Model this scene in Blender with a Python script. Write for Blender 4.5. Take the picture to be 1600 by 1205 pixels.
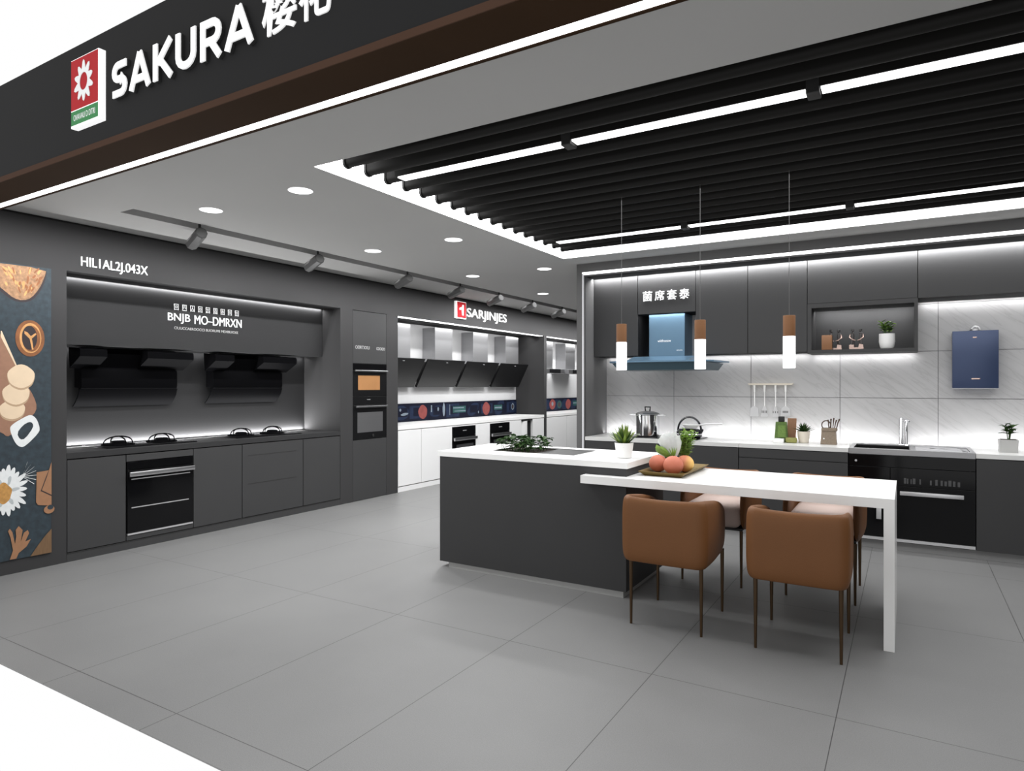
import bpy, bmesh, math, random
from mathutils import Vector, Matrix
random.seed(7)
sc = bpy.context.scene
for o in list(bpy.data.objects): bpy.data.objects.remove(o)
C = sc.collection
PI = math.pi

# ------------------------------------------------------------------ camera, world, light, exposure
cam = bpy.data.cameras.new('camera'); cam_o = bpy.data.objects.new('camera', cam); C.objects.link(cam_o)
cam.sensor_width = 36; cam.lens = 23.05; cam.clip_end = 100
cam_o.location = (0, 0, 1.33); cam_o.rotation_euler = (PI/2, 0, math.radians(31.06))
sc.camera = cam_o
W = bpy.data.worlds.new('white_backdrop'); sc.world = W; W.use_nodes = True
W.node_tree.nodes['Background'].inputs[0].default_value = (1, 1, 1, 1)
W.node_tree.nodes['Background'].inputs[1].default_value = 1.0
vs = sc.view_settings
vs.view_transform = 'Standard'; vs.look = 'None'; vs.gamma = 1; vs.use_curve_mapping = False; vs.exposure = 0.0

def area(name, loc, sx, sy, rot, power, col=(1, 1, 1), spread=180):
    l = bpy.data.lights.new(name, 'AREA'); l.shape = 'RECTANGLE'; l.size = sx; l.size_y = sy; l.energy = power
    l.color = col; l.spread = math.radians(spread)
    o = bpy.data.objects.new(name, l); C.objects.link(o); o.location = loc; o.rotation_euler = rot
    return o
K_COVE, K_KIT, K_ALC, K_DOWN, K_AISLE = 112, 1.0, 1.0, 14, 34
# unseen fill sheet added under the slats (glowing panels, light lines built below)
area('recess_fill_light', (-0.4, 4.2, 2.565), 4.6, 2.9, (0, 0, 0), K_COVE)
# unseen fill sheets added to brighten the aisle beyond its downlight beams
area('aisle_fill', (-3.9, 4.6, 2.56), 1.4, 4.4, (0, 0, 0), K_AISLE)
area('aisle_fill_far', (-4.0, 9.4, 2.56), 1.4, 5.2, (0, 0, 0), K_AISLE*3.0)
# the track spotlights wash the wall header
area('track_wash', (-4.84, 4.95, 2.56), 0.06, 4.5, (0, math.radians(47), 0), 32, spread=84)
area('track_wash_far', (-4.84, 10.0, 2.56), 0.06, 5.6, (0, math.radians(47), 0), 62, spread=84)
area('track_wash_near', (-4.84, 2.15, 2.56), 0.06, 1.1, (0, math.radians(47), 0), 7.5, spread=84)
# recessed LED profiles: over / under the kitchen cabinets, along the counters, in the wall alcoves
area('cabinet_top_light', (-0.45, 6.285, 2.437), 4.7, 0.02, (math.radians(18), 0, 0), 34*K_KIT)
area('undercabinet_light', (-1.78, 6.625, 1.625), 2.0, 0.02, (math.radians(12), 0, 0), 2.3*K_KIT)
area('under_shelf_light', (-0.34, 6.625, 1.608), 0.8, 0.02, (math.radians(12), 0, 0), 1.0*K_KIT)
area('undercabinet_light_high', (1.0, 6.625, 2.04), 1.8, 0.02, (math.radians(12), 0, 0), 2.6*K_KIT)
area('counter_back_light', (-0.45, 6.585, 0.818), 4.7, 0.02, (math.radians(180-30), 0, 0), 11*K_KIT)
area('display_shelf_light', (-0.33, 6.56, 2.008), 0.75, 0.02, (math.radians(20), 0, 0), 2.8*K_KIT)
area('hood_niche_light', (-2.05, 6.35, 2.04), 0.50, 0.02, (math.radians(12), 0, 0), 0.8*K_KIT)
area('alcove_top_light', (-5.680, 3.9, 2.191), 0.008, 2.7, (0, math.radians(10), 0), 9*K_ALC)
area('alcove_middle_light', (-5.95, 3.9, 1.652), 0.02, 2.7, (0, math.radians(12), 0), 4*K_ALC)
area('alcove_counter_light', (-5.977, 3.9, 0.824), 0.010, 2.7, (0, math.radians(180+12), 0), 36*K_ALC)
area('alcove_counter_fill', (-5.93, 3.9, 0.824), 0.012, 2.7, (0, math.radians(180+25), 0), 4.5*K_ALC)
area('white_alcove_light', (-5.66, 8.15, 2.185), 0.05, 3.7, (0, math.radians(20), 0), 12*K_ALC)
area('far_alcove_light', (-5.66, 11.6, 2.185), 0.05, 2.7, (0, math.radians(20), 0), 12*K_ALC)

# ------------------------------------------------------------------ helpers
def lin(*c):
    f = lambda x: x/12.92 if x <= 0.04045 else ((x+0.055)/1.055)**2.4
    return tuple(f(v/255) for v in c)
MATS = {}
def mat(name, col, rough=0.5, metal=0.0, var=0.06, scale=6.0, bump=0.0, bscale=60.0, emit=0.0, coat=0.0, spec=0.5, stretch=None):
    m = bpy.data.materials.new(name); m.use_nodes = True; nt = m.node_tree; b = nt.nodes['Principled BSDF']
    tc = nt.nodes.new('ShaderNodeTexCoord')
    src = tc.outputs['Object']
    if stretch:
        mp = nt.nodes.new('ShaderNodeMapping'); mp.inputs['Scale'].default_value = stretch
        nt.links.new(src, mp.inputs[0]); src = mp.outputs[0]
    n = nt.nodes.new('ShaderNodeTexNoise'); n.inputs['Scale'].default_value = scale; n.inputs['Detail'].default_value = 4
    nt.links.new(src, n.inputs['Vector'])
    mx = nt.nodes.new('ShaderNodeMix'); mx.data_type = 'RGBA'
    mx.inputs[6].default_value = (*[v*(1-var) for v in col], 1); mx.inputs[7].default_value = (*[min(1, v*(1+var)) for v in col], 1)
    nt.links.new(n.outputs['Fac'], mx.inputs[0]); nt.links.new(mx.outputs[2], b.inputs['Base Color'])
    b.inputs['Roughness'].default_value = rough; b.inputs['Metallic'].default_value = metal
    b.inputs['Specular IOR Level'].default_value = spec
    if coat: b.inputs['Coat Weight'].default_value = coat; b.inputs['Coat Roughness'].default_value = 0.05
    if bump:
        n2 = nt.nodes.new('ShaderNodeTexNoise'); n2.inputs['Scale'].default_value = bscale; n2.inputs['Detail'].default_value = 3
        nt.links.new(src, n2.inputs['Vector'])
        bp = nt.nodes.new('ShaderNodeBump'); bp.inputs['Strength'].default_value = bump; bp.inputs['Distance'].default_value = 0.01
        nt.links.new(n2.outputs['Fac'], bp.inputs['Height']); nt.links.new(bp.outputs[0], b.inputs['Normal'])
    if emit:
        b.inputs['Emission Color'].default_value = (*col, 1); b.inputs['Emission Strength'].default_value = emit
    MATS[name] = m
    return m

class MB:
    def __init__(s): s.bm = bmesh.new(); s.mi = 0
    def _merge(s, t):
        for f in t.faces: f.material_index = s.mi
        me = bpy.data.meshes.new('tmp'); t.to_mesh(me); t.free(); s.bm.from_mesh(me); bpy.data.meshes.remove(me)
    def box(s, x0, x1, y0, y1, z0, z1, bev=0.0, seg=2):
        t = bmesh.new(); r = bmesh.ops.create_cube(t, size=1)
        bmesh.ops.scale(t, vec=(abs(x1-x0), abs(y1-y0), abs(z1-z0)), verts=t.verts)
        bmesh.ops.translate(t, vec=((x0+x1)/2, (y0+y1)/2, (z0+z1)/2), verts=t.verts)
        if bev: bmesh.ops.bevel(t, geom=list(t.edges), offset=bev, segments=seg, affect='EDGES', profile=0.5)
        s._merge(t); return s
    def tube(s, pts, r, seg=10, cap=True, closed=False):
        pts = [Vector(p) for p in pts]; n = len(pts)
        rs = r if isinstance(r, (list, tuple)) else [r]*n
        t = bmesh.new(); rings = []; prev = None
        for i, p in enumerate(pts):
            if closed: d = pts[(i+1) % n]-pts[i-1]
            else: d = pts[min(i+1, n-1)]-pts[max(i-1, 0)]
            d.normalize()
            if prev is None:
                a = Vector((0, 0, 1)) if abs(d.z) < 0.9 else Vector((1, 0, 0)); u = d.cross(a).normalized()
            else: u = (prev-d*prev.dot(d)).normalized()
            prev = u; v = d.cross(u)
            rings.append([t.verts.new(p+(u*math.cos(2*PI*k/seg)+v*math.sin(2*PI*k/seg))*rs[i]) for k in range(seg)])
        m = n if closed else n-1
        for i in range(m):
            a, b = rings[i], rings[(i+1) % n]
            for k in range(seg): t.faces.new((a[k], a[(k+1) % seg], b[(k+1) % seg], b[k]))
        if cap and not closed:
            t.faces.new(rings[0][::-1]); t.faces.new(rings[-1])
        bmesh.ops.recalc_face_normals(t, faces=t.faces)
        s._merge(t); return s
    def cyl(s, p0, p1, r0, r1=None, seg=20): return s.tube([p0, p1], [r0, r0 if r1 is None else r1], seg)
    def lathe(s, prof, c=(0, 0, 0), seg=28, sx=1.0, sy=1.0):
        t = bmesh.new(); rings = []
        for r, z in prof:
            if r < 1e-6: rings.append([t.verts.new((c[0], c[1], c[2]+z))])
            else: rings.append([t.verts.new((c[0]+r*sx*math.cos(2*PI*k/seg), c[1]+r*sy*math.sin(2*PI*k/seg), c[2]+z)) for k in range(seg)])
        for a, b in zip(rings, rings[1:]):
            for k in range(seg):
                q = [a[k % len(a)], a[(k+1) % len(a)], b[(k+1) % len(b)], b[k % len(b)]]
                u = []
                for v in q:
                    if v not in u: u.append(v)
                if len(u) > 2: t.faces.new(u)
        bmesh.ops.recalc_face_normals(t, faces=t.faces)
        s._merge(t); return s
    def prism(s, poly, axis, d0, d1):
        m = {'x': lambda a, b, d: (d, a, b), 'y': lambda a, b, d: (a, d, b), 'z': lambda a, b, d: (a, b, d)}[axis]
        t = bmesh.new(); n = len(poly)
        A = [t.verts.new(m(*p, d0)) for p in poly]; B = [t.verts.new(m(*p, d1)) for p in poly]
        t.faces.new(A); t.faces.new(B[::-1])
        for k in range(n): t.faces.new((A[k], B[k], B[(k+1) % n], A[(k+1) % n]))
        bmesh.ops.recalc_face_normals(t, faces=t.faces)
        s._merge(t); return s
    def sphere(s, c, r, sx=1, sy=1, sz=1, u=20, v=12):
        t = bmesh.new(); bmesh.ops.create_uvsphere(t, u_segments=u, v_segments=v, radius=r)
        bmesh.ops.scale(t, vec=(sx, sy, sz), verts=t.verts); bmesh.ops.translate(t, vec=c, verts=t.verts)
        s._merge(t); return s
    def poly(s, verts, faces):
        t = bmesh.new(); V = [t.verts.new(v) for v in verts]
        for f in faces: t.faces.new([V[i] for i in f])
        s._merge(t); return s
    def blade(s, base, dirv, length, width, bend=0.3, thick=0.0012, n=6, tip=0.15, up=Vector((0, 0, 1)), mid=0.35):
        # a leaf: tapered folded strip that bends downwards
        d = Vector(dirv).normalized(); side = d.cross(up)
        side = side.normalized() if side.length > 1e-4 else Vector((1, 0, 0))
        nrm = side.cross(d).normalized(); p = Vector(base); t = bmesh.new(); rows = []
        for i in range(n+1):
            f = i/n
            w = width*(0.45+0.55*min(1, f/mid)) if f < mid else width*(1-(1-tip)*((f-mid)/(1-mid))**1.3)
            rows.append([t.verts.new(p-side*w/2+nrm*w*0.18), t.verts.new(p), t.verts.new(p+side*w/2+nrm*w*0.18)])
            d = (d-up*bend/n).normalized(); nrm = side.cross(d).normalized(); p = p+d*length/n
        for a, b in zip(rows, rows[1:]):
            t.faces.new((a[0], a[1], b[1], b[0])); t.faces.new((a[1], a[2], b[2], b[1]))
        r = bmesh.ops.solidify(t, geom=list(t.faces), thickness=thick)
        s._merge(t); return s

def origin_of(p):
    v = Vector((0, 0, 0))
    while p: v += p.location; p = p.parent
    return v
def obj(name, mb, mats, parent=None, smooth=True, angle=35):
    me = bpy.data.meshes.new(name)
    bm = mb.bm
    if parent: off = origin_of(parent)
    else:
        xs = [v.co for v in bm.verts]
        off = Vector(((min(v.x for v in xs)+max(v.x for v in xs))/2, (min(v.y for v in xs)+max(v.y for v in xs))/2, min(v.z for v in xs)))
    bmesh.ops.translate(bm, vec=-off, verts=bm.verts)
    bm.to_mesh(me); bm.free()
    for m in (mats if isinstance(mats, (list, tuple)) else [mats]): me.materials.append(MATS[m])
    if smooth:
        me.polygons.foreach_set('use_smooth', [True]*len(me.polygons)); me.set_sharp_from_angle(angle=math.radians(angle))
    o = bpy.data.objects.new(name, me); C.objects.link(o)
    if parent: o.parent = parent
    else: o.location = off
    return o
def tag(o, label=None, cat=None, group=None, kind=None):
    if label: o['label'] = label
    if cat: o['category'] = cat
    if group: o['group'] = group
    if kind: o['kind'] = kind
    return o
def thing(name, label, cat, loc=(0, 0, 0), group=None):
    o = bpy.data.objects.new(name, None); C.objects.link(o); o.location = loc; o.empty_display_size = 0.1
    return tag(o, label, cat, group)
def struct(name, mb, mats, label, cat, smooth=True):
    return tag(obj(name, mb, mats, None, smooth), label, cat, kind='structure')
KIDS = {}
def kids(o): return [c for c in bpy.data.objects if c.parent == o]
def dup(root, loc, label, rz=None):
    def cp(o, par):
        c = o.copy(); C.objects.link(c)
        if par: c.parent = par
        for k in kids(o): cp(k, c)
        return c
    r = cp(root, None); r.location = loc; r['label'] = label
    if rz is not None: r.rotation_euler = (0, 0, rz)
    return r
def textmesh(string, size=1.0, extrude=0.0, offset=0.0):
    cu = bpy.data.curves.new('t', 'FONT'); cu.body = string; cu.size = size; cu.extrude = extrude; cu.offset = offset; cu.resolution_u = 5
    o = bpy.data.objects.new('t', cu); C.objects.link(o)
    bpy.context.view_layer.update()
    me = bpy.data.meshes.new_from_object(o.evaluated_get(bpy.context.evaluated_depsgraph_get()))
    bpy.data.objects.remove(o); bpy.data.curves.remove(cu)
    return me
def lettering(mb, string, face, pos, a0, a1, z0, z1, thick=0.004, offset=0.0):
    """text stretched to span a0..a1 along the wall and z0..z1 up; face '-Y' (pos is y) or '+X' (pos is x)"""
    me = textmesh(string, 1.0, 0.1, offset)
    if not me.vertices: return mb
    xs = [v.co.x for v in me.vertices]; ys = [v.co.y for v in me.vertices]
    x0, x1, y0, y1 = min(xs), max(xs), min(ys), max(ys)
    for v in me.vertices:
        a = a0+(v.co.x-x0)/(x1-x0)*(a1-a0); z = z0+(v.co.y-y0)/(y1-y0)*(z1-z0); d = (v.co.z+0.1)/0.2*thick
        v.co = (a, pos-d, z) if face == '-Y' else (pos+d, a, z)
    t = bmesh.new(); t.from_mesh(me); bpy.data.meshes.remove(me)
    bmesh.ops.recalc_face_normals(t, faces=t.faces)
    mb._merge(t); return mb

# ------------------------------------------------------------------ materials
mat('laminate', (0.041, 0.041, 0.042), 0.65, spec=0.28, var=0.05, scale=3, bump=0.03, bscale=220)
mat('laminate_dark', (0.014, 0.014, 0.015), 0.7, spec=0.1)
mat('frame_paint', (0.125, 0.124, 0.125), 0.75, spec=0.2, var=0.04, scale=2)
mat('wall_paint', (0.038, 0.0375, 0.0385), 0.8, spec=0.25, var=0.05, scale=2, bump=0.03, bscale=160)
mat('box_laminate', (0.028, 0.028, 0.029), 0.7, spec=0.2, var=0.05, scale=3)
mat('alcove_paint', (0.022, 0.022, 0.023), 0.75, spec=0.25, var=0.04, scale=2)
mat('white_wall', (0.42, 0.42, 0.425), 0.5, var=0.03)
mat('ceiling_paint', (0.37, 0.368, 0.362), 0.85, var=0.03, scale=1.5)
mat('spot_grey', (0.085, 0.085, 0.085), 0.5)
mat('gap_shade', (0.02, 0.02, 0.02), 0.8)  # shade inside gaps and grooves, put into a dark colour
mat('black_void', (0.003, 0.003, 0.003), 0.9, spec=0.1)
mat('slat_black', (0.0065, 0.0061, 0.0055), 0.6, var=0.1, spec=0.18)
mat('fascia_dark', (0.0125, 0.0125, 0.013), 0.8, spec=0.2)
mat('fascia_brown', (0.066, 0.036, 0.024), 0.8, var=0.12, scale=3, spec=0.08)
mat('soffit_brown', (0.027, 0.0140, 0.0065), 0.75, spec=0.06, var=0.25, scale=2)
mat('white_paint', (0.80, 0.80, 0.80), 0.35, var=0.01)
mat('white_stone', (0.86, 0.86, 0.85), 0.25, var=0.02)
mat('white_cabinet', (0.78, 0.78, 0.78), 0.35, var=0.01)
mat('grey_stone', (0.62, 0.62, 0.61), 0.3, var=0.03)
mat('light', (1, 1, 1), 0.5, emit=2.2, var=0.0)
mat('cove_glow', (1, 1, 1), 0.5, emit=8, var=0.0)
mat('light_soft', (1, 1, 1), 0.5, emit=1.3, var=0.0)
mat('light_low', (0.50, 0.50, 0.52), 0.5, emit=0.45, var=0.0)
mat('black_glass', (0.0035, 0.0035, 0.004), 0.1, spec=0.22)
mat('hob_glass', (0.004, 0.004, 0.0045), 0.25, spec=0.08)
mat('black_gloss', (0.006, 0.006, 0.0065), 0.32, spec=0.3)
mat('hood_black', (0.0035, 0.0035, 0.004), 0.5, spec=0.006)
mat('worktop_dark', (0.036, 0.036, 0.037), 0.8, spec=0.08)
mat('black_matte', (0.012, 0.012, 0.012), 0.6)
mat('window_glass', (0.05, 0.05, 0.052), 0.12)
mat('bronze_glass', (0.38, 0.19, 0.08), 0.25, var=0.2, scale=3)
mat('steel', (0.55, 0.55, 0.56), 0.28, metal=1.0, var=0.08, scale=4, stretch=(1, 1, 30))
mat('brushed_steel', (0.40, 0.40, 0.41), 0.42, metal=1.0, var=0.05, scale=3, stretch=(1, 1, 25))
mat('chrome', (0.78, 0.78, 0.79), 0.08, metal=1.0, var=0.02)
mat('silver', (0.62, 0.62, 0.63), 0.3, metal=0.6, var=0.03)
mat('plinth_metal', (0.34, 0.34, 0.335), 0.4)
mat('plinth_grey', (0.30, 0.30, 0.30), 0.5)
mat('grout', (0.16, 0.16, 0.165), 0.8)
mat('leather', (0.160, 0.065, 0.021), 0.55, spec=0.3, var=0.10, scale=5, bump=0.08, bscale=180)
mat('seat_fabric', (0.50, 0.40, 0.36), 0.7, var=0.06, bump=0.05, bscale=200)
mat('bronze', (0.075, 0.043, 0.020), 0.35, metal=0.6, var=0.1)
mat('pendant_brown', (0.20, 0.087, 0.032), 0.55, var=0.12, scale=14)
mat('cable', (0.05, 0.05, 0.05), 0.5)
mat('cable_grey', (0.09, 0.09, 0.09), 0.5)
mat('blue_steel', (0.12, 0.21, 0.30), 0.32, metal=0.55, var=0.06)
mat('blue_dark', (0.045, 0.085, 0.11), 0.25, metal=0.4)
mat('navy', (0.040, 0.060, 0.125), 0.35, metal=0.35, var=0.12, scale=2)
mat('ceramic_white', (0.82, 0.82, 0.81), 0.3, var=0.02)
mat('ceramic_cream', (0.72, 0.66, 0.56), 0.35, var=0.03)
mat('ceramic_grey', (0.42, 0.42, 0.41), 0.5, var=0.05)
mat('soil', (0.03, 0.02, 0.012), 0.95, bump=0.5, bscale=90)
mat('leaf_dark', (0.030, 0.075, 0.018), 0.65, spec=0.15, var=0.4, scale=20)
mat('leaf_green', (0.060, 0.13, 0.030), 0.45, var=0.4, scale=20)
mat('leaf_bright', (0.36, 0.54, 0.13), 0.45, var=0.4, scale=25)
mat('leaf_lime', (0.26, 0.36, 0.075), 0.45, var=0.3, scale=25)
mat('leaf_pale', (0.86, 0.90, 0.87), 0.5, var=0.15, scale=30)
mat('stem', (0.30, 0.38, 0.16), 0.5)
mat('fruit', (0.50, 0.145, 0.085), 0.6, var=0.18, scale=9, bump=0.06, bscale=120)
mat('fruit_yellow', (0.62, 0.27, 0.09), 0.6, var=0.35, scale=6, bump=0.06, bscale=120)
mat('tray_gold', (0.16, 0.105, 0.028), 0.45, metal=0.3, var=0.2, scale=12)
mat('red_sign', (0.44, 0.014, 0.020), 0.6, spec=0.15, var=0.12, scale=6)
mat('green_sign', (0.055, 0.25, 0.09), 0.6, spec=0.15)
mat('sign_white', (0.88, 0.90, 0.90), 0.4, var=0.01)
mat('lightbox_white', (0.9, 0.9, 0.9), 0.4, var=0.0, emit=0.6)
mat('letter_white', (0.85, 0.85, 0.85), 0.4, emit=0.35, var=0.01)  # slight glow added so the white letters come out brighter
mat('letter_dim', (0.45, 0.45, 0.45), 0.5, var=0.02)
mat('green_box', (0.09, 0.16, 0.03), 0.6, var=0.35, scale=60, bump=0.3, bscale=180)
mat('green_patch', (0.13, 0.22, 0.045), 0.6, var=0.4, scale=90)
mat('wood_brown', (0.23, 0.105, 0.045), 0.55, var=0.2, scale=12, stretch=(6, 6, 1))
mat('packet', (0.25, 0.25, 0.07), 0.5, var=0.3, scale=40)
mat('sack', (0.24, 0.19, 0.14), 0.85, var=0.25, scale=80, bump=0.4, bscale=300)
mat('utensil_brown', (0.10, 0.065, 0.05), 0.5, var=0.2)
mat('rose_gold', (0.62, 0.46, 0.40), 0.25, metal=0.7, var=0.05)
mat('figure_dark', (0.05, 0.045, 0.045), 0.4)
mat('kettle_black', (0.010, 0.011, 0.016), 0.15)
mat('print_slate', (0.018, 0.031, 0.041), 0.6, var=0.7, scale=26)
mat('print_brown', (0.28, 0.155, 0.08), 0.6, var=0.85, scale=42)
mat('print_board', (0.28, 0.145, 0.09), 0.6, var=0.15, scale=30)
mat('print_cream', (0.68, 0.53, 0.37), 0.6, var=0.08, scale=14)
mat('print_cream_edge', (0.42, 0.29, 0.18), 0.6)
mat('print_copper', (0.22, 0.08, 0.025), 0.45, var=0.6, scale=14)
mat('print_gold', (0.55, 0.28, 0.10), 0.5, var=0.5, scale=18)
mat('print_dark', (0.020, 0.012, 0.014), 0.6)
mat('print_white', (0.70, 0.72, 0.72), 0.6, var=0.08, scale=40)
mat('print_grey', (0.42, 0.45, 0.46), 0.6, var=0.15, scale=40)
mat('print_yellow', (0.45, 0.23, 0.06), 0.6, var=0.4, scale=60)
mat('print_wood', (0.30, 0.15, 0.075), 0.6, var=0.15, scale=30)
mat('print_wood_dark', (0.15, 0.085, 0.04), 0.6, var=0.35, scale=10, stretch=(1, 8, 1))
mat('print_navy', (0.004, 0.005, 0.013), 0.55, spec=0.1, var=0.6, scale=5)
mat('print_red', (0.17, 0.045, 0.042), 0.55, spec=0.1, var=0.3, scale=14)
mat('print_teal', (0.022, 0.065, 0.062), 0.55, spec=0.1, var=0.5, scale=12)
mat('print_blue', (0.010, 0.016, 0.036), 0.55, spec=0.1, var=0.5, scale=12)
mat('print_silver', (0.14, 0.17, 0.20), 0.55, spec=0.1, var=0.4, scale=14)

def floor_material():
    m = bpy.data.materials.new('floor_tile'); m.use_nodes = True; nt = m.node_tree; b = nt.nodes['Principled BSDF']
    N, L = nt.nodes.new, nt.links.new
    geo = N('ShaderNodeNewGeometry'); sep = N('ShaderNodeSeparateXYZ'); L(geo.outputs['Position'], sep.inputs[0])
    def line(sock, off, pitch, half):
        a = N('ShaderNodeMath'); a.operation = 'SUBTRACT'; L(sock, a.inputs[0]); a.inputs[1].default_value = off
        p = N('ShaderNodeMath'); p.operation = 'PINGPONG'; L(a.outputs[0], p.inputs[0]); p.inputs[1].default_value = pitch/2
        c = N('ShaderNodeMath'); c.operation = 'LESS_THAN'; L(p.outputs[0], c.inputs[0]); c.inputs[1].default_value = half
        return c.outputs[0]
    lx = line(sep.outputs['X'], -0.243, 0.7645, 0.0017); ly = line(sep.outputs['Y'], 1.575, 1.344, 0.0017)
    g = N('ShaderNodeMath'); g.operation = 'MAXIMUM'; L(lx, g.inputs[0]); L(ly, g.inputs[1])
    n1 = N('ShaderNodeTexNoise'); n1.inputs['Scale'].default_value = 1.3; n1.inputs['Detail'].default_value = 5; L(geo.outputs['Position'], n1.inputs['Vector'])
    n2 = N('ShaderNodeTexNoise'); n2.inputs['Scale'].default_value = 260; n2.inputs['Detail'].default_value = 2; L(geo.outputs['Position'], n2.inputs['Vector'])
    r = N('ShaderNodeValToRGB'); r.color_ramp.elements[0].position = 0.3; r.color_ramp.elements[1].position = 0.7
    r.color_ramp.elements[0].color = (0.178, 0.178, 0.178, 1); r.color_ramp.elements[1].color = (0.20, 0.20, 0.199, 1)
    L(n1.outputs['Fac'], r.inputs[0])
    r2 = N('ShaderNodeMix'); r2.data_type = 'RGBA'; r2.blend_type = 'MULTIPLY'; r2.inputs[0].default_value = 1
    mr = N('ShaderNodeMapRange'); mr.inputs[1].default_value = 0.3; mr.inputs[2].default_value = 0.7; mr.inputs[3].default_value = 0.88; mr.inputs[4].default_value = 1.1
    L(n2.outputs['Fac'], mr.inputs[0]); L(r.outputs[0], r2.inputs[6]); L(mr.outputs[0], r2.inputs[7])
    mx = N('ShaderNodeMix'); mx.data_type = 'RGBA'; mx.inputs[7].default_value = (0.05, 0.05, 0.05, 1)
    L(r2.outputs[2], mx.inputs[6]); L(g.outputs[0], mx.inputs[0]); L(mx.outputs[2], b.inputs['Base Color'])
    b.inputs['Roughness'].default_value = 0.42; b.inputs['Specular IOR Level'].default_value = 0.35
    bp = N('ShaderNodeBump'); bp.inputs['Strength'].default_value = 0.08; bp.inputs['Distance'].default_value = 0.004
    L(n2.outputs['Fac'], bp.inputs['Height']); L(bp.outputs[0], b.inputs['Normal'])
    MATS['floor_tile'] = m
floor_material()
def marble_material():
    m = bpy.data.materials.new('splash_marble'); m.use_nodes = True; nt = m.node_tree; b = nt.nodes['Principled BSDF']
    N, L = nt.nodes.new, nt.links.new
    geo = N('ShaderNodeNewGeometry'); mp = N('ShaderNodeMapping'); L(geo.outputs['Position'], mp.inputs[0])
    mp.inputs['Rotation'].default_value = (0, math.radians(-38), 0)
    mp2 = N('ShaderNodeMapping'); mp2.inputs['Scale'].default_value = (1.0, 1, 9.0); L(mp.outputs[0], mp2.inputs[0])
    n = N('ShaderNodeTexNoise'); n.inputs['Scale'].default_value = 1.5; n.inputs['Detail'].default_value = 5; n.inputs['Distortion'].default_value = 0.5
    L(mp2.outputs[0], n.inputs['Vector'])
    s1 = N('ShaderNodeMath'); s1.operation = 'SUBTRACT'; L(n.outputs['Fac'], s1.inputs[0]); s1.inputs[1].default_value = 0.5
    ab = N('ShaderNodeMath'); ab.operation = 'ABSOLUTE'; L(s1.outputs[0], ab.inputs[0])
    r = N('ShaderNodeValToRGB'); e = r.color_ramp.elements
    e[0].position = 0.0; e[0].color = (0.375, 0.37, 0.372, 1); e[1].position = 0.022; e[1].color = (0.42, 0.417, 0.42, 1)
    r.color_ramp.elements.new(0.2).color = (0.445, 0.443, 0.445, 1)
    L(ab.outputs[0], r.inputs[0]); L(r.outputs[0], b.inputs['Base Color']); b.inputs['Roughness'].default_value = 0.3
    MATS['splash_marble'] = m
marble_material()
def blush_material():
    m = bpy.data.materials.new('fruit_blush'); m.use_nodes = True; nt = m.node_tree; b = nt.nodes['Principled BSDF']
    N, L = nt.nodes.new, nt.links.new
    tc = N('ShaderNodeTexCoord'); sp = N('ShaderNodeSeparateXYZ'); L(tc.outputs['Object'], sp.inputs[0])
    n = N('ShaderNodeTexNoise'); n.inputs['Scale'].default_value = 14; L(tc.outputs['Object'], n.inputs['Vector'])
    ad = N('ShaderNodeMath'); ad.operation = 'MULTIPLY_ADD'; L(n.outputs['Fac'], ad.inputs[0]); ad.inputs[1].default_value = 0.03; L(sp.outputs['X'], ad.inputs[2])
    r = N('ShaderNodeValToRGB'); L(ad.outputs[0], r.inputs[0]); e = r.color_ramp.elements
    e[0].position = 0.022; e[0].color = (0.50, 0.16, 0.085, 1); e[1].position = 0.068; e[1].color = (0.75, 0.46, 0.13, 1)
    L(r.outputs[0], b.inputs['Base Color']); b.inputs['Roughness'].default_value = 0.6
    MATS['fruit_blush'] = m
blush_material()

# ------------------------------------------------------------------ structure
XW, XB = -5.41, -5.99          # left wall face, alcove back
struct('floor', MB().box(-6.1, 2.3, 1.426, 13.3, -0.006, 0.0), 'floor_tile', 'large grey stone floor tiles with thin dark joints', 'floor', False)
ZC = 2.57
cb = MB()
def slab(x0, x1, y0, y1): cb.box(x0, x1, y0, y1, ZC, ZC+0.06)
slab(-6.1, -4.82, 1.65, 13.3); slab(-4.82, -4.65, 1.65, 2.57); slab(-4.65, -2.88, 1.65, 13.3)
slab(-2.88, 2.3, 1.65, 2.603); slab(-2.88, 2.3, 5.766, 6.95); slab(2.05, 2.3, 2.603, 5.766)
cb.box(-4.86, -4.82, 2.53, 13.3, ZC+0.06, ZC+0.12); cb.box(-4.65, -4.61, 2.53, 13.3, ZC+0.06, ZC+0.12)
cb.box(-4.86, -4.61, 2.53, 13.3, ZC+0.10, ZC+0.13); cb.box(-4.86, -4.61, 2.53, 2.57, ZC+0.06, ZC+0.13)
cb.box(-6.1, -2.9, 1.65, 13.3, ZC+0.14, ZC+0.17)
cb.mi = 1
cb.box(-2.95, 2.12, 2.54, 5.83, 2.76, 2.80)
cb.box(-2.95, -2.885, 2.54, 5.83, ZC+0.06, 2.76); cb.box(2.055, 2.12, 2.54, 5.83, ZC+0.06, 2.76)
cb.box(-2.95, 2.12, 2.54, 2.598, ZC+0.06, 2.76); cb.box(-2.95, 2.12, 5.771, 5.83, ZC+0.06, 2.76)
struct('ceiling', cb, ['ceiling_paint', 'black_void'], 'flat grey painted ceiling with a deep rectangular recess', 'ceiling', False)

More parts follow.
